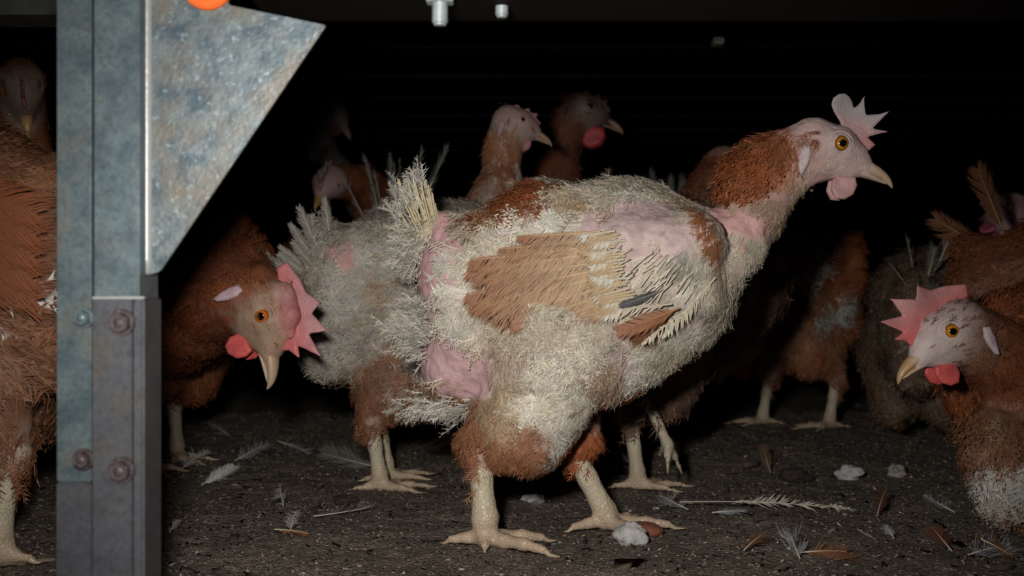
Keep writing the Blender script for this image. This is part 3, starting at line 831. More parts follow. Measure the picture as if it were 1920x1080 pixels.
loose('wispy_feather', (532, 962), (520, 918), .005, .006, (.34, .32, .29), (.40, .38, .34), 'thin wispy grey feather upright behind the short rusty feather', rag=.85, ang=.8, lift=.010)
loose('grey_feather', (1500, 1052), (1478, 1012), .012, .010, (.34, .35, .36), (.28, .29, .30), 'blue-grey fluffy feather at the bottom right of the floor', rag=.7, fluff=.5, lift=.012)
loose('rust_feather', (1500, 1044), (1585, 1042), .014, .010, (.26, .14, .07), (.24, .10, .045), 'rust-brown feather touching the blue-grey fluffy feather', rag=.5, fluff=.2, lift=.006)
loose('rust_feather', (1395, 1040), (1425, 1012), .007, .007, (.14, .06, .03), (.17, .07, .035), 'small dark brown feather left of the blue-grey fluffy feather', rag=.6, lift=.008)
loose('rust_feather', (1645, 975), (1655, 925), .006, .007, (.13, .045, .03), (.13, .045, .03), 'dark red-brown curled feather right of the long quill\'s tip', rag=.5, lift=.012)
loose('downy_feather', (1790, 968), (1735, 942), .009, .009, (.40, .39, .38), (.36, .35, .35), 'white-grey down tuft left of the crouching hen\'s belly', rag=.85, fluff=.5, ang=.9, lift=.008)
loose('grey_feather', (1676, 1018), (1660, 996), .004, .004, (.35, .38, .42), (.35, .38, .42), 'tiny bluish feather near the lower right of the floor', rag=.6)
loose('rust_feather', (1785, 1040), (1748, 1004), .010, .010, (.15, .055, .035), (.16, .06, .03), 'red-brown feather at the bottom right beside the spread grey down', rag=.5, lift=.010)
loose('downy_feather', (1815, 1048), (1890, 1030), .012, .010, (.30, .30, .33), (.28, .28, .30), 'spread bluish grey down at the bottom right corner', rag=.85, fluff=.4, lift=.008)
loose('rust_feather', (1840, 1030), (1900, 1050), .006, .007, (.22, .11, .05), (.20, .09, .04), 'thin rusty feather over the spread grey down', rag=.6, up=.007, lift=.010)
loose('downy_feather', (430, 815), (390, 800), .010, .010, (.26, .2, .19), (.2, .15, .14), 'dim brownish down in the shade behind the yellow leg', rag=.8, fluff=.4)
loose('downy_feather', (318, 1002), (330, 985), .004, .004, WH, WH, 'speck of white down beside the steel post near the bottom', rag=.8, fluff=.4)
loose('grey_feather', (1190, 880), (1150, 845), .008, .008, (.16, .15, .14), (.13, .12, .12), 'dim grey feather behind the walking legs', rag=.6)

def stone(name, px, py, rx, ry, rz, col, label, cat, seed, rough=.8, sink=.3, jag=.35):
    g = GR(px, py)
    th = np.linspace(0, PI, 17); ph = np.linspace(0, 2 * PI, 28, endpoint=False)
    T_, Ph = np.meshgrid(th, ph, indexing='ij')
    D = np.stack([np.sin(T_) * np.cos(Ph), np.sin(T_) * np.sin(Ph), np.cos(T_)], -1).reshape(-1, 3)
    r = 1 + (vnoise(D + 5, 1.8, seed) - .5) * jag * 2 + (vnoise(D + 5, 5, seed + 1) - .5) * jag * .6
    V = D * r[:, None] * np.array([rx, ry, rz]) + np.array([0, 0, rz * (1 - sink)])
    F = []
    for i in range(16):
        for k in range(28):
            a, b = i * 28 + k, i * 28 + (k + 1) % 28
            F += [(a, a + 28, b + 28), (a, b + 28, b)]
    m = mat(name, color=col, rough=rough, noise=[(220, 5, tuple(np.array(col) * .5), .5, .72)], bump=[('noise', 400, .6, .001)])
    o = link(name, mesh_np(name, V, np.array(F), m)); o.location = g; tag(o, label, cat); return o
stone('white_stone', 1182, 1018, .0115, .009, .0085, (.50, .49, .46), 'chalky white stone beside the near hen\'s far foot', 'stone', 3, sink=.35)
stone('brown_shell', 1205, 998, .016, .012, .006, (.26, .10, .06), 'smooth red-brown rounded lump just behind the chalky white stone', 'lump', 8, rough=.4, jag=.08)
stone('white_lump', 1592, 893, .011, .009, .008, (.46, .47, .46), 'white chalky lump on the floor between the long quill and the mid-right hen', 'stone', 12, jag=.5)
stone('pale_lump', 1680, 888, .009, .009, .006, (.33, .30, .25), 'beige lump on the floor right of the white chalky lump', 'stone', 21, jag=.5)
stone('dark_clod', 1492, 895, .014, .010, .007, (.035, .024, .02), 'dark brown clod left of the white chalky lump', 'clod', 31, jag=.5)
stone('dark_clod', 645, 945, .010, .010, .004, (.045, .034, .020), 'small dark clod above the crescent-shaped feather', 'clod', 33, jag=.4)
stone('pale_scrap', 1002, 940, .009, .008, .004, (.36, .37, .36), 'pale scrap lying in the shadow between the near hen\'s legs', 'scrap', 41, jag=.5)
def stick(name, a, b, r, col, label, cat, wob=.002, lift=.002):
    pa, pb = GR(*a), GR(*b); rings = []; n = 14
    x = nrm(pb - pa); e = nrm(np.cross(x, [0, 0, 1])); g = np.cross(e, x); L = np.linalg.norm(pb - pa)
    for i in range(n):
        t = i / (n - 1); c = x * L * t + g * 0 + e * wob * math.sin(t * 7) + np.array([0, 0, lift + wob * .5 * math.sin(t * 5 + 1)])
        k = r * (1 - .4 * t) * (1 + .15 * math.sin(i * 2.2)); rings.append(np.array([c + (e * math.cos(q) + np.array([0, 0, 1]) * math.sin(q)) * k for q in np.linspace(0, 2 * PI, 7, endpoint=False)]))
    o = loft(name, rings, mat(name, color=col, rough=.8, noise=[(200, 3, .6, .4, .7)]), [np.array(col)] * n); o.location = pa; tag(o, label, cat)
stick('straw', (1468, 860), (1530, 852), .0009, (.22, .17, .09), 'thin yellowish straw on the floor above the white chalky lump', 'straw')
stick('straw', (1608, 1002), (1648, 1022), .0009, (.30, .25, .18), 'pale thin straw near the bottom right, left of the tiny bluish feather', 'straw')
stick('straw', (610, 948), (600, 962), .0006, (.4, .38, .3), 'tiny pale straw near the small dark clod', 'straw')
stick('twig', (1395, 880), (1450, 868), .0032, (.10, .07, .05), 'crooked brown twig left of the dark brown clod', 'twig', wob=.004, lift=.003)
stick('pale_stick', (-30, 1060), (104, 1052), .0022, (.22, .19, .13), 'pale flat stick at the bottom left corner behind the post', 'stick', wob=.001)
loose('dry_leaf_feather', (1445, 885), (1425, 842), .008, .007, (.16, .11, .07), (.19, .12, .07), 'dry tan curled feather standing by the crooked brown twig', rag=.2, lift=.014, tilt=.9)

# ------------------------------------------------------------------ the hens
def std_wing(s, side, c0, c1, rag=.3, n=9, coverts=0, rows=4, ccol=None, W=.014, K=40):
    mes = [big_feather_mesh('flight_feather', .1, W * .55, W, c0, c1, np.array(c1) * .8 + .08, K=K, rag=rag, seed=s.seed * 7 + i) for i in range(2)]
    fs = []
    for i in range(n):
        t = i / (n - 1)
        fs.append((1120 + 90 * t, 440 + 130 * t, 885 + 85 * t, 485 + 125 * t, 140, 118 - 10 * t, i))
    w = s.wing(side, fs, .1, mes, col=np.array(c0) * .8)
    if coverts:
        cm = big_feather_mesh('covert_feather', .045, .014, .014, np.array(ccol) * .8, ccol, np.array(ccol) * 1.0 + .03, K=60, rag=.05, ang=.6, seed=s.seed, bare=.0)
        k = 0
        for r_ in range(rows):
            for j in range(coverts):
                px = 1290 - r_ * 52 + s.rng.normal(0, 4); py = 405 + (j + .5 * (r_ % 2)) * 150 / coverts + r_ * 6
                a = T(px, py, side * (166 - r_ * 2)); b = T(px - 105, py + 28, side * (158 - r_ * 4))
                place_feather('covert_feather', cm, a, b, (0, side, .2), w, .045)
    return w

# ---- 1: the near, worn hen in the middle
L0 = P(1000, 1000, .85)
h1 = Hen('badly feather-bare pale hen in the centre, full side view, pink rump and stubby tail', (L0[0], .85, 0), 0., h=.0017, seed=1); h1.underc = .35
h1.torso(c=CREAM, c2=WHITE, thighc=CREAM, dens=1., flen=.019, fw=.0040, flow=(-1, 0, -.35), lift=.34)
hd = T(1548, 282); h1.head(hd, (.955, -.06, -.295), hs=1.08, comb='ragged', combc=(.50, .33, .32), wat=(.58, .33, .32), ear=(.60, .48, .48), iris=(.50, .22, .03), fine=True, beak=(.55, .44, .30), face=(.64, .48, .44))
NK = dict(k=.012, skin=PINK)
h1.cone(T(1280, 490), T(1370, 455), 84 * U4, 62 * U4, dens=.9, flen=.011, fw=.0026, flow=(-.3, 0, -1), fcol=CREAM, fcol2=GREYW, **NK)
h1.cone(T(1370, 455), T(1422, 390), 60 * U4, 46 * U4, dens=.8, flen=.010, fw=.0022, flow=(-.3, 0, -1), fcol=CREAM, **NK)
h1.cone(T(1422, 390), T(1448, 335), 46 * U4, 42 * U4, dens=.8, flen=.016, fw=.0026, flow=(-.5, 0, -1), fcol=RUST, fcol2=RUSTL, lift=.08, **NK)
h1.cone(T(1425, 318), T(1450, 298), 42 * U4, 40 * U4, dens=4, flen=.036, fw=.0030, flow=(-.30, 0, -1), fcol=RUST * 1.25, fcol2=np.array([.46, .19, .075]), lift=.08, **NK)
h1.cone(T(1475, 298), T(1512, 288), 43 * U4, 43 * U4, dens=.0, flen=.007, fw=.0016, flow=(-.4, 0, -1), fcol=CREAM, **NK)
h1.cone(T(1445, 310), T(1470, 297), 44 * U4, 43 * U4, dens=2.2, flen=.022, fw=.0026, flow=(-.8, 0, -.8), fcol=RUST * 1.2, fcol2=RUSTL * 1.1, lift=.06, **NK)
h1.cone(T(1462, 350), T(1505, 312), 34 * U4, 34 * U4, dens=.25, flen=.007, fw=.0016, flow=(-.4, 0, -1), fcol=CREAM, **NK)
WG = dict(k=.012, skin=PINKL, dens=.8, flen=.010, fw=.0026, flow=(-.7, 0, -.7), fcol=CREAM, fcol2=GREYW, lift=.2)
for sg in (-1, 1):
    for a, b, ra, rb in (((1285, 455, 100), (1292, 545, 98), 42, 34), ((1285, 450, 100), (1160, 455, 118), 46, 36), ((1290, 545, 98), (1180, 592, 112), 32, 24), ((1240, 480, 108), (1190, 560, 112), 46, 34)):
        h1.cone(T(a[0], a[1], sg * a[2]), T(b[0], b[1], sg * b[2]), ra * U4, rb * U4, **WG)
# near (right) leg: y = -side
TC = dict(k=.016, dens=1.5, flen=.013, fw=.0034, flow=(-.3, 0, -1), lift=.28)
h1.cone(T(1040, 665, -66), T(985, 790, -70), 106 * U4, 72 * U4, skin=PINKL, fcol=RUSTL * .95, fcol2=RUSTL * .95, **{**TC, 'k': .02})
h1.cone(T(985, 790, -72), T(905, 818, -68), 60 * U4, 36 * U4, skin=PINKL, fcol=RUSTL * .9, **TC)
h1.cone(T(1060, 700, 55), T(1085, 815, 42), 88 * U4, 42 * U4, skin=PINKL, fcol=RUSTL * .8, **TC)
h1.leg(T(899, 815, -74), T(912, 950, -92), ground=.001, heading=-27, toes=[(-6, 122), (42, 105), (-62, 40), (196, 62)], r=22)
h1.leg(T(1072, 840, 42), T(1138, 968, 46), ground=.001, heading=-12, toes=[(10, 120), (48, 80), (-40, 78), (215, 66)], r=21)
h1.cone(T(852, 468, -14), T(868, 420, -14), 26 * U4, 13 * U4, k=.006, dens=.0, skin=(.55, .40, .45), flen=.006)
h1.bald = [(855, 440, 30, 50, (.62, .36, .34)), (815, 535, 48, 90, (.62, .36, .38)), (848, 672, 88, 72, (.60, .38, .39)), (850, 655, 60, 40, (.62, .40, .40)), (1185, 430, 95, 48, PINKL * [.95, .93, .98]),
           (1385, 412, 62, 28, PINK * 1.05), (1150, 640, 28, 26, PINKL * .8), (1120, 460, 50, 20, PINKL)]
def s1(V, C):
    x = V[:, 0] / U4 + 1000; y = 1000 - V[:, 2] / U4
    n = (vnoise(V, 300, 6) - .5) * 10
    for (cx, cy, r, c, a) in ((835, 478, 24, (.75, .22, .18), .8), (862, 430, 22, (.52, .38, .44), .7)):
        m = np.clip(1 - np.hypot(x - cx, (y - cy) * .8) / (r + n), 0, 1)[:, None] * a; C = C * (1 - m) + np.array(c) * m
    # narrow near-black mark on the rump
    m = (np.clip(1 - np.hypot((x - 828 - n * .5) / 9, (y - 600) / 32), 0, .4) / .4)[:, None]; C = C * (1 - m) + np.array((.05, .02, .02)) * m
    # face marks: brown patch behind the eye, little lines above
    for (cx, cy, rx, ry, c) in ((1510, 279, 13, 13, (.20, .06, .03)), (1513, 256, 14, 4, (.20, .09, .05)), (1560, 238, 8, 2.5, (.10, .06, .05)), (1488, 277, 5, 2.5, (.25, .16, .13))):
        m = (np.clip(1.1 - np.hypot((x - cx) / rx, (y - cy) / ry) + n * .04, 0, .4) / .4)[:, None]; C = C * (1 - m) + np.array(c) * m
    # comb root redness and mouth line
    m = np.clip(1 - np.hypot((x - 1605) / 26, (y - 262) / 16), 0, 1)[:, None] * .7; C = C * (1 - m) + np.array((.62, .25, .25)) * m
    return C
h1.skinfns = [s1]
h1.patches = [(985, 385, 95, 28, RUST * .85, 20), (1010, 365, 50, 20, RUST), (1085, 372, 34, 12, (.55, .48, .32)), (1110, 397, 40, 14, TAN * .9), (1310, 440, 15, 60, (.40, .16, .06), 20), (1205, 600, 60, 24, RUSTL * .9, 20),
              (1180, 735, 75, 20, RUST * 1.3, 22), (950, 415, 60, 14, (.34, .20, .10), 20), (890, 760, 66, 70, RUSTL * .95), (1000, 835, 120, 46, RUSTL * .95), (940, 790, 95, 62, RUSTL * .95), (960, 730, 60, 40, TAN * .9), (900, 700, 45, 30, TAN), (1090, 620, 60, 50, CREAM * 1.05), (1062, 775, 30, 56, (.66, .62, .54), -20),
              (1040, 690, 75, 75, (.70, .64, .52)), (1100, 830, 50, 50, RUST * 1.3), (790, 610, 40, 40, GREYW * .8), (815, 770, 60, 20, (.62, .57, .42))]
def f1(pos, flow):
    x = pos[:, 0] / U4 + 1000; y = 1000 - pos[:, 2] / U4
    def blend(m, v):
        nonlocal flow
        flow = flow * (1 - m[:, None]) + np.array(v) * m[:, None]
    blend(np.clip((x - 1180) / 100, 0, 1) * np.clip((y - 450) / 100, 0, 1), (-.25, 0, -1))
    blend(np.clip((820 - x) / 40, 0, 1) * np.clip((y - 640) / 60, 0, 1), (-1, 0, .1))
    return flow
h1.flowfn = f1
h1.build(nfeath=24000, K=8, rag=1.0, jitter=.36)
# pale fluff hanging off the abdomen and round the vent: in the plumage above; the near wing with its worn flight feathers
fm = [big_feather_mesh('flight_feather', .1, .004, .019, (.50, .35, .20), (.31, .135, .065), (.62, .44, .25), K=130, rag=r_, ang=.8, bend=.05, seed=40 + i, shaft_r=.0012, fluff=.1) for i, r_ in enumerate((.3, .5, .2))]
fl_ = [(1112, 440, 972, 455), (1106, 452, 940, 478), (1118, 463, 890, 500), (1124, 474, 884, 519), (1130, 488, 900, 538), (1136, 500, 884, 562), (1142, 512, 893, 578), (1148, 526, 930, 600), (1150, 540, 965, 606), (1150, 553, 1000, 606), (1152, 566, 1040, 604)]
ff = [(a, b, c, d, 164 - i * .3, 142 + (c - 885) * .14 + i * 1.2, i % 3) for i, (a, b, c, d) in enumerate(fl_)]
w = h1.wing(-1, ff, .1, fm, bulk=[((1125, 442, 136), (1160, 572, 136), 7, 8), ((1160, 572, 136), (1240, 592, 122), 11, 9)], label='bald pink wing with stubs and ragged rusty flight feathers')
fd_ = big_feather_mesh('flight_feather', .05, .006, .006, (.06, .055, .055), (.045, .04, .045), (.3, .27, .22), K=26, rag=.1, seed=5)
place_feather('flight_feather', fd_, T(1222, 540, -165), T(1148, 572, -168), (0, -1, .2), w, .05, 'short dark grey feather')
fr_ = big_feather_mesh('flight_feather', .05, .009, .009, RUSTL * .8, RUSTL * .9, (.45, .22, .1), K=40, rag=.12, seed=6)
place_feather('flight_feather', fr_, T(1250, 572, -158), T(1146, 617, -164), (0, -1, .0), w, .05, 'broad rusty feather')
fw_ = big_feather_mesh('flight_feather', .1, .003, .010, (.55, .48, .36), (.6, .55, .42), (.66, .58, .42), K=40, rag=.7, seed=9, shaft_r=.0012)
place_feather('flight_feather', fw_, T(1235, 565, -166), T(1085, 586, -165), (0, -1, .1), w, .1, 'bleached feather with bare shaft')
place_feather('flight_feather', fw_, T(1305, 540, -140), T(1190, 640, -160), (0, -1, .1), w, .1)
place_feather('flight_feather', fw_, T(1315, 520, -140), T(1225, 628, -158), (0, -1, .1), w, .1)
cvm = big_feather_mesh('covert_feather', .02, .0035, .0045, (.55, .40, .24), (.50, .35, .20), (.64, .52, .34), K=30, rag=.35, ang=.5, seed=14)
cvw = big_feather_mesh('covert_feather', .02, .003, .004, CREAM, WHITE * .95, (.66, .60, .48), K=30, rag=.6, ang=.5, seed=15)
r_ = np.random.default_rng(5)
for i in range(26):
    t = (i + .5) / 26; x = 1142 + 34 * t + r_.normal(0, 6); y = 436 + 142 * t
    place_feather('covert_feather', cvm if i % 3 else cvw, T(x, y, -157), T(x - 52 - 12 * r_.random(), y + 13 + r_.normal(0, 4), -172), (0, -1, .2), w, .02)
# stub quills on the bald wing: shared mesh
rings = []
for i in range(7):
    t = i / 6; k = .00058 * (1 - .45 * t)
    rings.append(np.array([(t * .02, .0012 * math.sin(t * 3) + k * math.cos(a), k * math.sin(a)) for a in np.linspace(0, 2 * PI, 7, endpoint=False)]))
q0 = loft('stub_quill', rings, M_quill, [np.array([.60, .48, .40])] * 2 + [np.array([.74, .69, .56])] * 5, w)
r_ = np.random.default_rng(77)
Mq = []
for k in range(64):
    u = r_.random(); row = k % 4
    if row == 0: x, y = 1140 + 130 * u, 480 + 26 * u - 16 + r_.normal(0, 5)
    elif row == 1: x, y = 1160 + 140 * u, 508 + r_.normal(0, 7)
    elif row == 2: x, y = 1185 + 120 * u, 535 + r_.normal(0, 7) - 10 * u
    else: x, y = 1230 + 75 * u, 480 + r_.normal(0, 22)
    ln = (16 + 26 * r_.random()) * (1.25 if row == 2 else 1); a = math.radians(225 + r_.normal(0, 9) + 18 * (x - 1220) / 80)
    yd = -(160 - max(0, (x - 1250)) * .45)
    A = T(x, y, yd + 4); B = T(x + ln * math.cos(a), y - ln * math.sin(a), yd - 4)
    X_ = B - A; Lq = np.linalg.norm(X_); X_ /= Lq; Yq = nrm(np.array([0, -1, .2]) - X_ * (np.array([0, -1, .2]) @ X_)); Zq = np.cross(X_, Yq); s_ = Lq / .02
    m_ = Matrix([[X_[i] * s_, Yq[i], Zq[i], A[i]] for i in range(3)] + [[0, 0, 0, 1]])
    c = q0 if k == 0 else q0.copy()
    if k: COL.objects.link(c)
    c.matrix_local = m_
std_wing(h1, 1, RUSTL, RUSTL, rag=.6, n=7)
# worn tail: bare blunt quills and frayed white vanes
tq = [big_feather_mesh('tail_feather', .06, .0007, .0017, (.50, .43, .28), (.58, .52, .38), (.60, .50, .30), K=30, rag=r__, ang=.25, seed=60 + i, shaft_r=.0013, blunt=True, fluff=.15, bare=b__) for i, (r__, b__) in enumerate(((.9, .3), (.6, .1), (.95, .6)))]
for i, (ax_, ay_, bx_, by_, d) in enumerate([(832, 480, 798, 352, -22), (829, 478, 792, 345, -12), (826, 476, 786, 352, -26), (822, 474, 780, 340, -6), (820, 474, 774, 348, -28), (816, 476, 768, 338, 0), (812, 472, 760, 345, -20), (806, 470, 742, 342, -12),
                                            (818, 478, 776, 400, -34), (812, 480, 760, 392, -30), (835, 478, 806, 366, -16), (806, 478, 748, 402, -20), (802, 482, 742, 428, -24), (798, 486, 750, 440, -10), (826, 482, 790, 380, -36), (838, 476, 812, 384, -8), (814, 474, 752, 362, 8), (820, 474, 790, 338, 14)]):
    place_feather('tail_feather', tq[i % 3], T(ax_, ay_, d * .4), T(bx_, by_, d * 1.3), (0, -1, .2), h1.root, .06)
# frayed tops and rump fluff as one countless fringe
n = 900; r_ = np.random.default_rng(4)
cx = np.where(r_.random(n) < .12, 0, 1)
Pp = np.zeros((n, 3)); D_ = np.zeros((n, 3))
for i in range(n):
    if cx[i] == 0:
        t = r_.random(); Pp[i] = T(745 + 58 * t + r_.normal(0, 5), 395 - 30 * t + r_.normal(0, 20), r_.uniform(-40, 20)); D_[i] = (-.35 + r_.normal(0, .35), r_.normal(0, .3), 1)
    else:
        t = r_.random()
        if t < .5: Pp[i] = T(790 + r_.normal(0, 16), 610 + r_.normal(0, 26), r_.uniform(-75, -10)); D_[i] = (-.8 + r_.normal(0, .3), -.3, .2 + r_.normal(0, .4))
        elif t < .8: Pp[i] = T(840 + r_.normal(0, 34), 758 + r_.normal(0, 10), r_.uniform(-75, 10)); D_[i] = (-1, r_.normal(0, .2), -.25 + r_.normal(0, .25))
        else: Pp[i] = T(775 + r_.normal(0, 12), 470 + r_.normal(0, 18), r_.uniform(-40, 0)); D_[i] = (-.8, r_.normal(0, .3), r_.normal(0, .5) - .3)
D_ = nrm(D_); N_ = np.tile(nrm([0, -1, .2]), (n, 1)) + r_.normal(0, .3, (n, 3)); N_ = nrm(N_ - D_ * np.einsum('ij,ij->i', N_, D_)[:, None])
cc_ = np.where((r_.random(n) < .6)[:, None], WHITE * .95, GREYW * .8) * r_.uniform(.7, 1.1, (n, 1))
V_, C_ = plumage(Pp, D_, N_, r_.uniform(.008, .017, n), r_.uniform(.0014, .0032, n), cc_ * .8, cc_, 13, .42, r_.uniform(-.1, .3, n), .1, 1.1)
o = link('fluff', mesh_np('fluff', V_, np.arange(len(V_)).reshape(-1, 3), M_feather, C_, smooth=False), h1.root); tag(o, 'frayed pale fluff about the rump and tail', kind='stuff')

# ---- generic hens behind and beside
def make(label, origin, yaw, scale, seed, head, F, U=(0, 0, 1), c=RUST, c2=RUSTL, thighc=RUSTL, neckc=RUST, neckc2=RUSTL, mott=.55, n=5000, h=.003, legs=None, drop=0., hs=1.0, tail=None, wings=None, bald=(), patches=(), neck=None, headkw=None, base=None, bend=.42, jitter=.3, rag=.8, flen=.021, K=5, skin=PINKL, nk=None, torsokw=None, pre=None, radii=None, legr=17):
    s = Hen(label, (origin[0], origin[1], -drop if drop else 0.), math.radians(yaw), scale, h=h * 1.27, seed=seed)
    s.drop = drop / scale
    s.torso(c=c, c2=c2, thighc=thighc, flen=flen, skin=skin, **(torsokw or {}))
    s.head(s.loc(head), s.dir(F), s.dir(U), hs=hs, **(headkw or {}))
    kw = dict(c=neckc, c2=neckc2); kw.update(nk or {})
    if neck is not None: s.neck([s.loc(p) for p in neck], (radii or [85, 68, 56, 48, 44])[:len(neck)], **kw)
    else: s.auto_neck(base=base, bend=bend, **kw)
    if legs is None: legs = [(-62, 940, 0, 1000), (58, 1040, 10, 1000)]
    for (y, px, hd_, gpy) in legs:
        s.leg(T(px - 20, 840, y), T(px, 965, y), ground=T(0, gpy)[2] + s.drop * 0, heading=hd_, r=legr, thigh_from=(T(px + 20, 760, y * .95), 68), thighc=thighc)
    if pre: pre(s)
    s.mott = mott; s.bald = list(bald); s.patches = list(patches)
    s.build(nfeath=int(n * (.82 if n > 8500 else .58)), K=K, rag=rag, jitter=jitter)
    if wings:
        for sd in (-1, 1): std_wing(s, sd, *wings[:2], **(wings[2] if len(wings) > 2 else {}))
    if tail: s.tail(*tail[:5], **(tail[5] if len(tail) > 5 else {}))
    return s
def G0(px, Y): return ((px - 960) / F_PX * Y, Y)

# 2: pale worn hen, left of the centre, facing away to the right, mottled neck rising behind the near hen
h2 = make('worn pale hen with see-through fanned tail and mottled raised neck, behind the centre hen\'s tail', G0(750, 1.06), 27, 1.0, 2, P(968, 232, 1.17), (.93, .05, -.32), c=GREYW * .85, c2=TAN * .75, thighc=RUSTL * .75, neckc=(.30, .12, .055), neckc2=(.52, .42, .36), mott=.56, n=9000, h=.0023, hs=.84,
          radii=[66, 50, 36, 32, 30], neck=[P(905, 420, 1.15), P(930, 370, 1.16), P(942, 320, 1.17), P(945, 275, 1.17), P(952, 245, 1.17)], nk=dict(dens=2.2, flen=.016, skin=(.45, .30, .27)), headkw=dict(comb='low', combc=(.30, .16, .15), wat=(.35, .13, .14), face=(.33, .23, .21), ear=(.33, .24, .22), beak=(.36, .25, .17)),
          wings=((.42, .33, .22), (.55, .48, .36), dict(rag=.85, n=8, W=.010)), bald=[(845, 470, 30, 40, (.62, .32, .30)), (1330, 440, 70, 60, PINKL)], flen=.022, jitter=.45, rag=1.0, K=7, legs=[(-66, 925, -12, 1000), (50, 985, 6, 1000)],
          tail=(11, .062, .007, (.30, .28, .24), (.34, .32, .27), dict(ang=(108, 164), rag=.15, shaft=(.58, .52, .40), spread=14, base=T(835, 520))))

# 3: red-brown hen at the left, head lowered towards the camera
h3 = make('glossy red-brown hen behind the steel post, head lowered, with floppy pink comb', G0(318, 1.14), -52, 1.02, 3, P(500, 588, .89), (.27, -.22, -.94), U=(.90, -.20, .32), c=RUST * .7, c2=RUST * .9, thighc=RUST * .8, neckc=np.array([.21, .055, .018]), neckc2=np.array([.30, .09, .03]), n=12000, h=.0022, hs=1.12, K=6,
          neck=[P(300, 600, 1.06), P(330, 585, 1.02), P(380, 562, .975), P(432, 550, .935), P(472, 568, .905)], radii=[118, 110, 98, 82, 62], nk=dict(dens=2.6, flen=.028, fw=.0026, lift=.10), headkw=dict(comb='large', combc=(.56, .20, .20), wat=(.62, .10, .09), face=(.40, .26, .17), crown=RUST, iris=(.60, .14, .015), bend=.25, fine=True, beak=(.50, .40, .28), ear=(.60, .42, .46), crown_dens=1.2),
          pre=lambda s: (s.cone(s.H(-9, -5, 19), s.H(8, -7, 19), .0075, .0085, k=.003, dens=0, skin=(.46, .19, .20)), s.cone(s.H(8, -7, 19), s.H(20, -3, 14), .0075, .004, k=.003, dens=0, skin=(.55, .14, .13))), legs=[(-52, 1000, 0, 1000), (58, 900, 10, 1000)], wings=(RUST, RUSTL * .8, dict(rag=.15)), tail=(6, .09, .012, RUST, RUST * 1.1, dict(rag=.2)), jitter=.14, rag=.5)

# 4: big hen cut by the left edge
h4 = make('large rusty-brown hen cut off by the left edge, with yellow legs', G0(-50, .80), 172, 1.16, 4, P(-330, 150, .92), (-.9, .3, -.1), c=RUSTL * .6, c2=RUSTL * .85, thighc=RUSTL * .75, n=11000, h=.0028, hs=1.0, K=6,
          wings=(RUSTL * .7, RUSTL, dict(rag=.15, n=9, coverts=5, rows=8, ccol=RUST * .85, W=.017)), tail=(6, .055, .012, RUST, RUST * 1.2, dict(rag=.2, ang=(150, 172))), legs=[(62, 925, 10, 1000), (-60, 1060, 0, 965)], jitter=.2, rag=.6, flen=.026,
          patches=[(930, 605, 100, 15, WHITE * .9), (960, 700, 40, 18, GREYW * .8)], legr=23, torsokw=dict(flow=(-1, 0, -.1)))

# 5: hen far left behind; its dimness put into dark face and crown colours
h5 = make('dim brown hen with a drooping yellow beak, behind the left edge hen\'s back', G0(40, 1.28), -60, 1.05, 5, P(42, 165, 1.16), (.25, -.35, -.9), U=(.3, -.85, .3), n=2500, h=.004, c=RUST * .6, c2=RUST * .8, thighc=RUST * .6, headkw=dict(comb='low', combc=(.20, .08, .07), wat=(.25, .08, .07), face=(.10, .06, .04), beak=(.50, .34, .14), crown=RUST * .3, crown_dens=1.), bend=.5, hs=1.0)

# 6: small-looking hen peering from behind the pale hen's back
h6 = make('brown hen with bare pale face and yellow beak peering over the pale hen\'s back', G0(700, 1.72), 205, 1.0, 6, P(612, 345, 1.55), (-.18, -.80, -.55), U=(.1, -.5, .8), n=3500, h=.0035, hs=.98, neck=[P(705, 400, 1.68), P(695, 365, 1.66), P(675, 345, 1.63), P(645, 340, 1.59), P(625, 342, 1.565)], c=RUST, c2=GREYW * .8, headkw=dict(comb='medium', combc=(.52, .36, .34), wat=(.55, .25, .22), face=(.55, .36, .34), beak=(.52, .36, .12), iris=(.35, .06, .02)), nk=dict(dens=1.6, flen=.02))
# 7: dim pale hen looking down behind
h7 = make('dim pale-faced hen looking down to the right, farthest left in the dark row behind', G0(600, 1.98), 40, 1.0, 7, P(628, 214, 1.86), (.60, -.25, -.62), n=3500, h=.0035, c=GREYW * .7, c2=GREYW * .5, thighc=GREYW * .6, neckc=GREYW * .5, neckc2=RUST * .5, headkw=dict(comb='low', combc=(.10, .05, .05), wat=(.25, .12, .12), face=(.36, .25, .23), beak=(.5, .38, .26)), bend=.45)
# 8: pale hen facing away, white arching tail
h8 = make('pale hen turned away behind the centre hen\'s tail, its white tail arching up', G0(770, 1.42), 74, 1.0, 8, P(855, 420, 1.64), (.4, .9, -.2), n=4500, h=.0032, c=GREYW * .8, c2=RUST * .7, thighc=GREYW * .7, headkw=dict(comb='low'), tail=(11, .118, .016, (.42, .40, .37), (.48, .46, .42), dict(ang=(78, 120), rag=.4, spread=22, base=T(850, 440))))
# 9: dark brown hen with red wattle; darkness put into face, comb and lobe colours
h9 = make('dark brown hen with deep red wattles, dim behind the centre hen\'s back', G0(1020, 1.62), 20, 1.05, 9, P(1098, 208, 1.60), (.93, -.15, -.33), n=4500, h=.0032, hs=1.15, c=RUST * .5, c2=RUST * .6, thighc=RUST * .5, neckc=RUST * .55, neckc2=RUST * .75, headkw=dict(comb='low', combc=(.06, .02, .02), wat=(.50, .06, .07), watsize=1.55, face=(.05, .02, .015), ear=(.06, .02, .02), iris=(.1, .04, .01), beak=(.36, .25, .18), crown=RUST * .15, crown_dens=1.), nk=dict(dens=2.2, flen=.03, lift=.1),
          neck=[P(1045, 400, 1.60), P(1045, 340, 1.60), P(1050, 290, 1.60), P(1065, 245, 1.60), P(1085, 216, 1.60)])
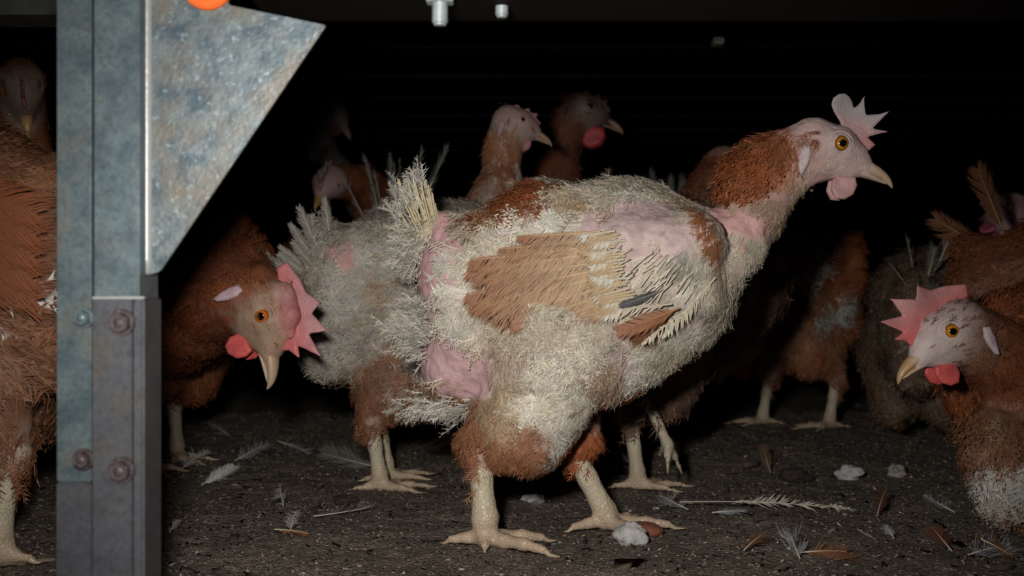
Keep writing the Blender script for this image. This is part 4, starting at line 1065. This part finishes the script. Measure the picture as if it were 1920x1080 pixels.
# 10: dim pale hen turned away, tail up
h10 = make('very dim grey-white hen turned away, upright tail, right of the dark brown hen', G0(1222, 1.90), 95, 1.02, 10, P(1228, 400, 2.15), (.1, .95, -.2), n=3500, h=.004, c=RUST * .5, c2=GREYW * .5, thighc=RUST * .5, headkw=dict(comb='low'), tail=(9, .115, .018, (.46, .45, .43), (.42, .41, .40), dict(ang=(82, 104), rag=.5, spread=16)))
def lifted(s):
    L = dict(skin=LEG * .9, dens=0, grp=1, k=.004)
    a, b = s.loc(P(1213, 752, 1.0)), s.loc(P(1252, 832, .985))
    s.cone(s.loc(P(1190, 700, 1.03)), a, 34 * U4, 22 * U4, k=.014, dens=1, flow=(-.25, 0, -1), fcol=(.12, .07, .05), fcol2=(.12, .07, .05))
    s.cone(a, b, 13 * U4, 11 * U4, **L)
    for (px, py, Y) in ((1252, 868, .975), (1272, 872, .99), (1238, 850, 1.02)):
        c = s.loc(P(px, py, Y)); m = (b + c) / 2
        s.cone(b, m, 9 * U4, 8 * U4, **L); s.cone(m, c, 8 * U4, 6 * U4, **L)
        s.claws.append((c, nrm(c - m), 5 * U4, .008))
# 11: hen directly behind the centre hen's breast, walking
h11 = make('dark rusty hen walking behind the centre hen\'s breast, white ear lobe, one foot lifted', G0(1225, 1.06), 30, 1.0, 11, P(1372, 318, 1.17), (.86, .12, -.40), n=8000, h=.0026, hs=1.05, c=(.27, .155, .10), c2=TAN * .75, thighc=(.20, .11, .07), neckc=RUST * .62, neckc2=(.22, .12, .08), headkw=dict(comb='low', combc=(.3, .1, .1), wat=(.4, .12, .1), face=(.34, .22, .19), ear=(.66, .60, .66), crown=RUST * .6, crown_dens=.4), nk=dict(dens=2.4, flen=.028, lift=.14),
           radii=[80, 62, 50, 40, 32], neck=[P(1330, 470, 1.12), P(1330, 410, 1.13), P(1330, 370, 1.14), P(1340, 340, 1.155), P(1355, 325, 1.165)], legs=[(-40, 925, -22, 1000)], pre=lifted, jitter=.3, rag=.9, wings=((.24, .14, .09), (.34, .22, .15), dict(rag=.5)), tail=(5, .06, .01, (.1, .06, .04), (.12, .08, .05)))

# 12: mottled hen mid right, seen from its side, head down to the litter on the left
h12 = make('mottled white and rusty hen at mid right standing on two pale legs, head down', G0(1488, 1.45), 186, 1.02, 12, P(1385, 655, 1.36), (-.7, -.1, -.7), U=(-.6, 0, .7), n=8000, h=.003, c=RUST * 1.05, c2=RUST * .8, thighc=RUSTL * .9, neckc=RUST * .6, neckc2=RUST * .7, wings=(RUST * .7, RUST * .6, dict(rag=.2, n=8)), 
           neck=[P(1425, 545, 1.42), P(1402, 575, 1.40), P(1392, 605, 1.385), P(1386, 630, 1.37)], legs=[(58, 905, 8, 1000), (-58, 1078, -4, 1000)], patches=[(990, 470, 34, 60, GREYW * 1.1), (1035, 540, 24, 34, GREYW), (945, 450, 22, 62, GREYW * 1.1), (925, 640, 80, 40, (.42, .40, .36)), (1100, 640, 60, 40, TAN * .5), (1200, 560, 40, 22, TAN * .8)], headkw=dict(comb='medium', combc=(.5, .16, .15), face=(.5, .3, .28)))
# 13: tan-grey hen facing away, behind the right hen's head
h13 = make('drab tan hen turned away behind the right hen\'s comb, fluffy grey-brown rear', G0(1725, 1.26), 68, .96, 13, P(1790, 470, 1.5), (.4, .9, -.1), n=8000, h=.003, drop=.03, legs=[], c=(.18, .115, .07), c2=(.26, .20, .14), thighc=(.15, .09, .05), headkw=dict(comb='low', combc=(.1, .04, .04), face=(.2, .1, .1)), tail=(6, .05, .012, (.26, .24, .19), (.30, .28, .22), dict(rag=.6, ang=(110, 170), spread=26)), jitter=.4, rag=1.0, flen=.024)
# 14: crouching hen cut by the right edge, head to the left
h14 = make('rusty hen resting low at the right edge, pink comb and red wattle, facing left', G0(2135, .93), 176, 1.04, 14, P(1775, 626, .85), (-.868, -.20, -.47), U=(-.45, -.02, .88), n=14000, h=.0022, hs=1.02, K=6, drop=.085, c=RUST * .85, c2=RUST * 1.1, thighc=TAN, neckc=RUST * .9, neckc2=RUSTL * .85, legs=[],
           neck=[P(2000, 790, .90), P(1945, 725, .89), P(1888, 682, .875), P(1840, 650, .865), P(1805, 634, .855)], nk=dict(dens=2.6, flen=.028, fw=.0026, lift=.10), headkw=dict(comb='large', combc=(.62, .22, .21), wat=(.66, .11, .10), face=(.70, .56, .53), crown=(.22, .10, .06), crown_dens=.45, iris=(.66, .26, .02), fine=True, beak=(.58, .40, .22), ear=(.62, .50, .53)),
           patches=[(1250, 678, 130, 24, (.46, .43, .38)), (1210, 745, 170, 28, RUSTL * .9), (1260, 615, 110, 30, RUSTL * .6), (1120, 700, 100, 20, (.45, .41, .36))], wings=(RUST * 1.1, RUSTL * .8, dict(rag=.15, coverts=5, ccol=RUST * 1.3)), jitter=.16, rag=.7,
           pre=lambda s: (s.cone(s.loc(P(1868, 825, .87)), s.loc(P(2000, 840, .87)), 60 * U4, 90 * U4, k=.02, flen=.02, fcol=RUSTL * .7, fcol2=TAN * .8, flow=(.3, 0, -1), lift=.4), s.cone(s.loc(P(1900, 905, .86)), s.loc(P(2040, 950, .86)), 62 * U4, 70 * U4, k=.02, flen=.02, fcol=(.40, .36, .30), fcol2=RUSTL * .9, flow=(.3, 0, -1), lift=.4)))
# 15: brown hen behind it with the tail to the left
h15 = make('brown hen behind the resting right hen, raised brown tail feathers pointing left', G0(1965, 1.08), -8, .96, 15, P(2110, 380, 1.05), (.95, 0, -.2), n=7000, h=.0032, c=RUST * .6, c2=RUST * .75, thighc=RUST * .6, wings=(RUST * .7, RUSTL * .55, dict(rag=.2, coverts=4, ccol=RUST * .9)), headkw=dict(comb='low'), tail=(2, .066, .015, RUSTL * .45, RUSTL * .5, dict(rag=.15, ang=(118, 150), base=T(890, 400), shaft=(.3, .2, .1))), jitter=.2, rag=.6, flen=.024)
# 16: face at the right edge behind
h16 = make('purplish-faced hen with deep red comb at the far right edge, behind the others', G0(2060, 1.36), 200, 1.0, 16, P(1898, 408, 1.25), (-.35, -.75, -.55), U=(.75, -.4, .4), n=3500, h=.0035, hs=1.05, c=RUST * .5, c2=RUST * .6, neckc=(.25, .10, .08), neckc2=(.35, .2, .18), headkw=dict(comb='large', combc=(.45, .05, .08), wat=(.40, .09, .14), face=(.42, .24, .26), bend=1.2))
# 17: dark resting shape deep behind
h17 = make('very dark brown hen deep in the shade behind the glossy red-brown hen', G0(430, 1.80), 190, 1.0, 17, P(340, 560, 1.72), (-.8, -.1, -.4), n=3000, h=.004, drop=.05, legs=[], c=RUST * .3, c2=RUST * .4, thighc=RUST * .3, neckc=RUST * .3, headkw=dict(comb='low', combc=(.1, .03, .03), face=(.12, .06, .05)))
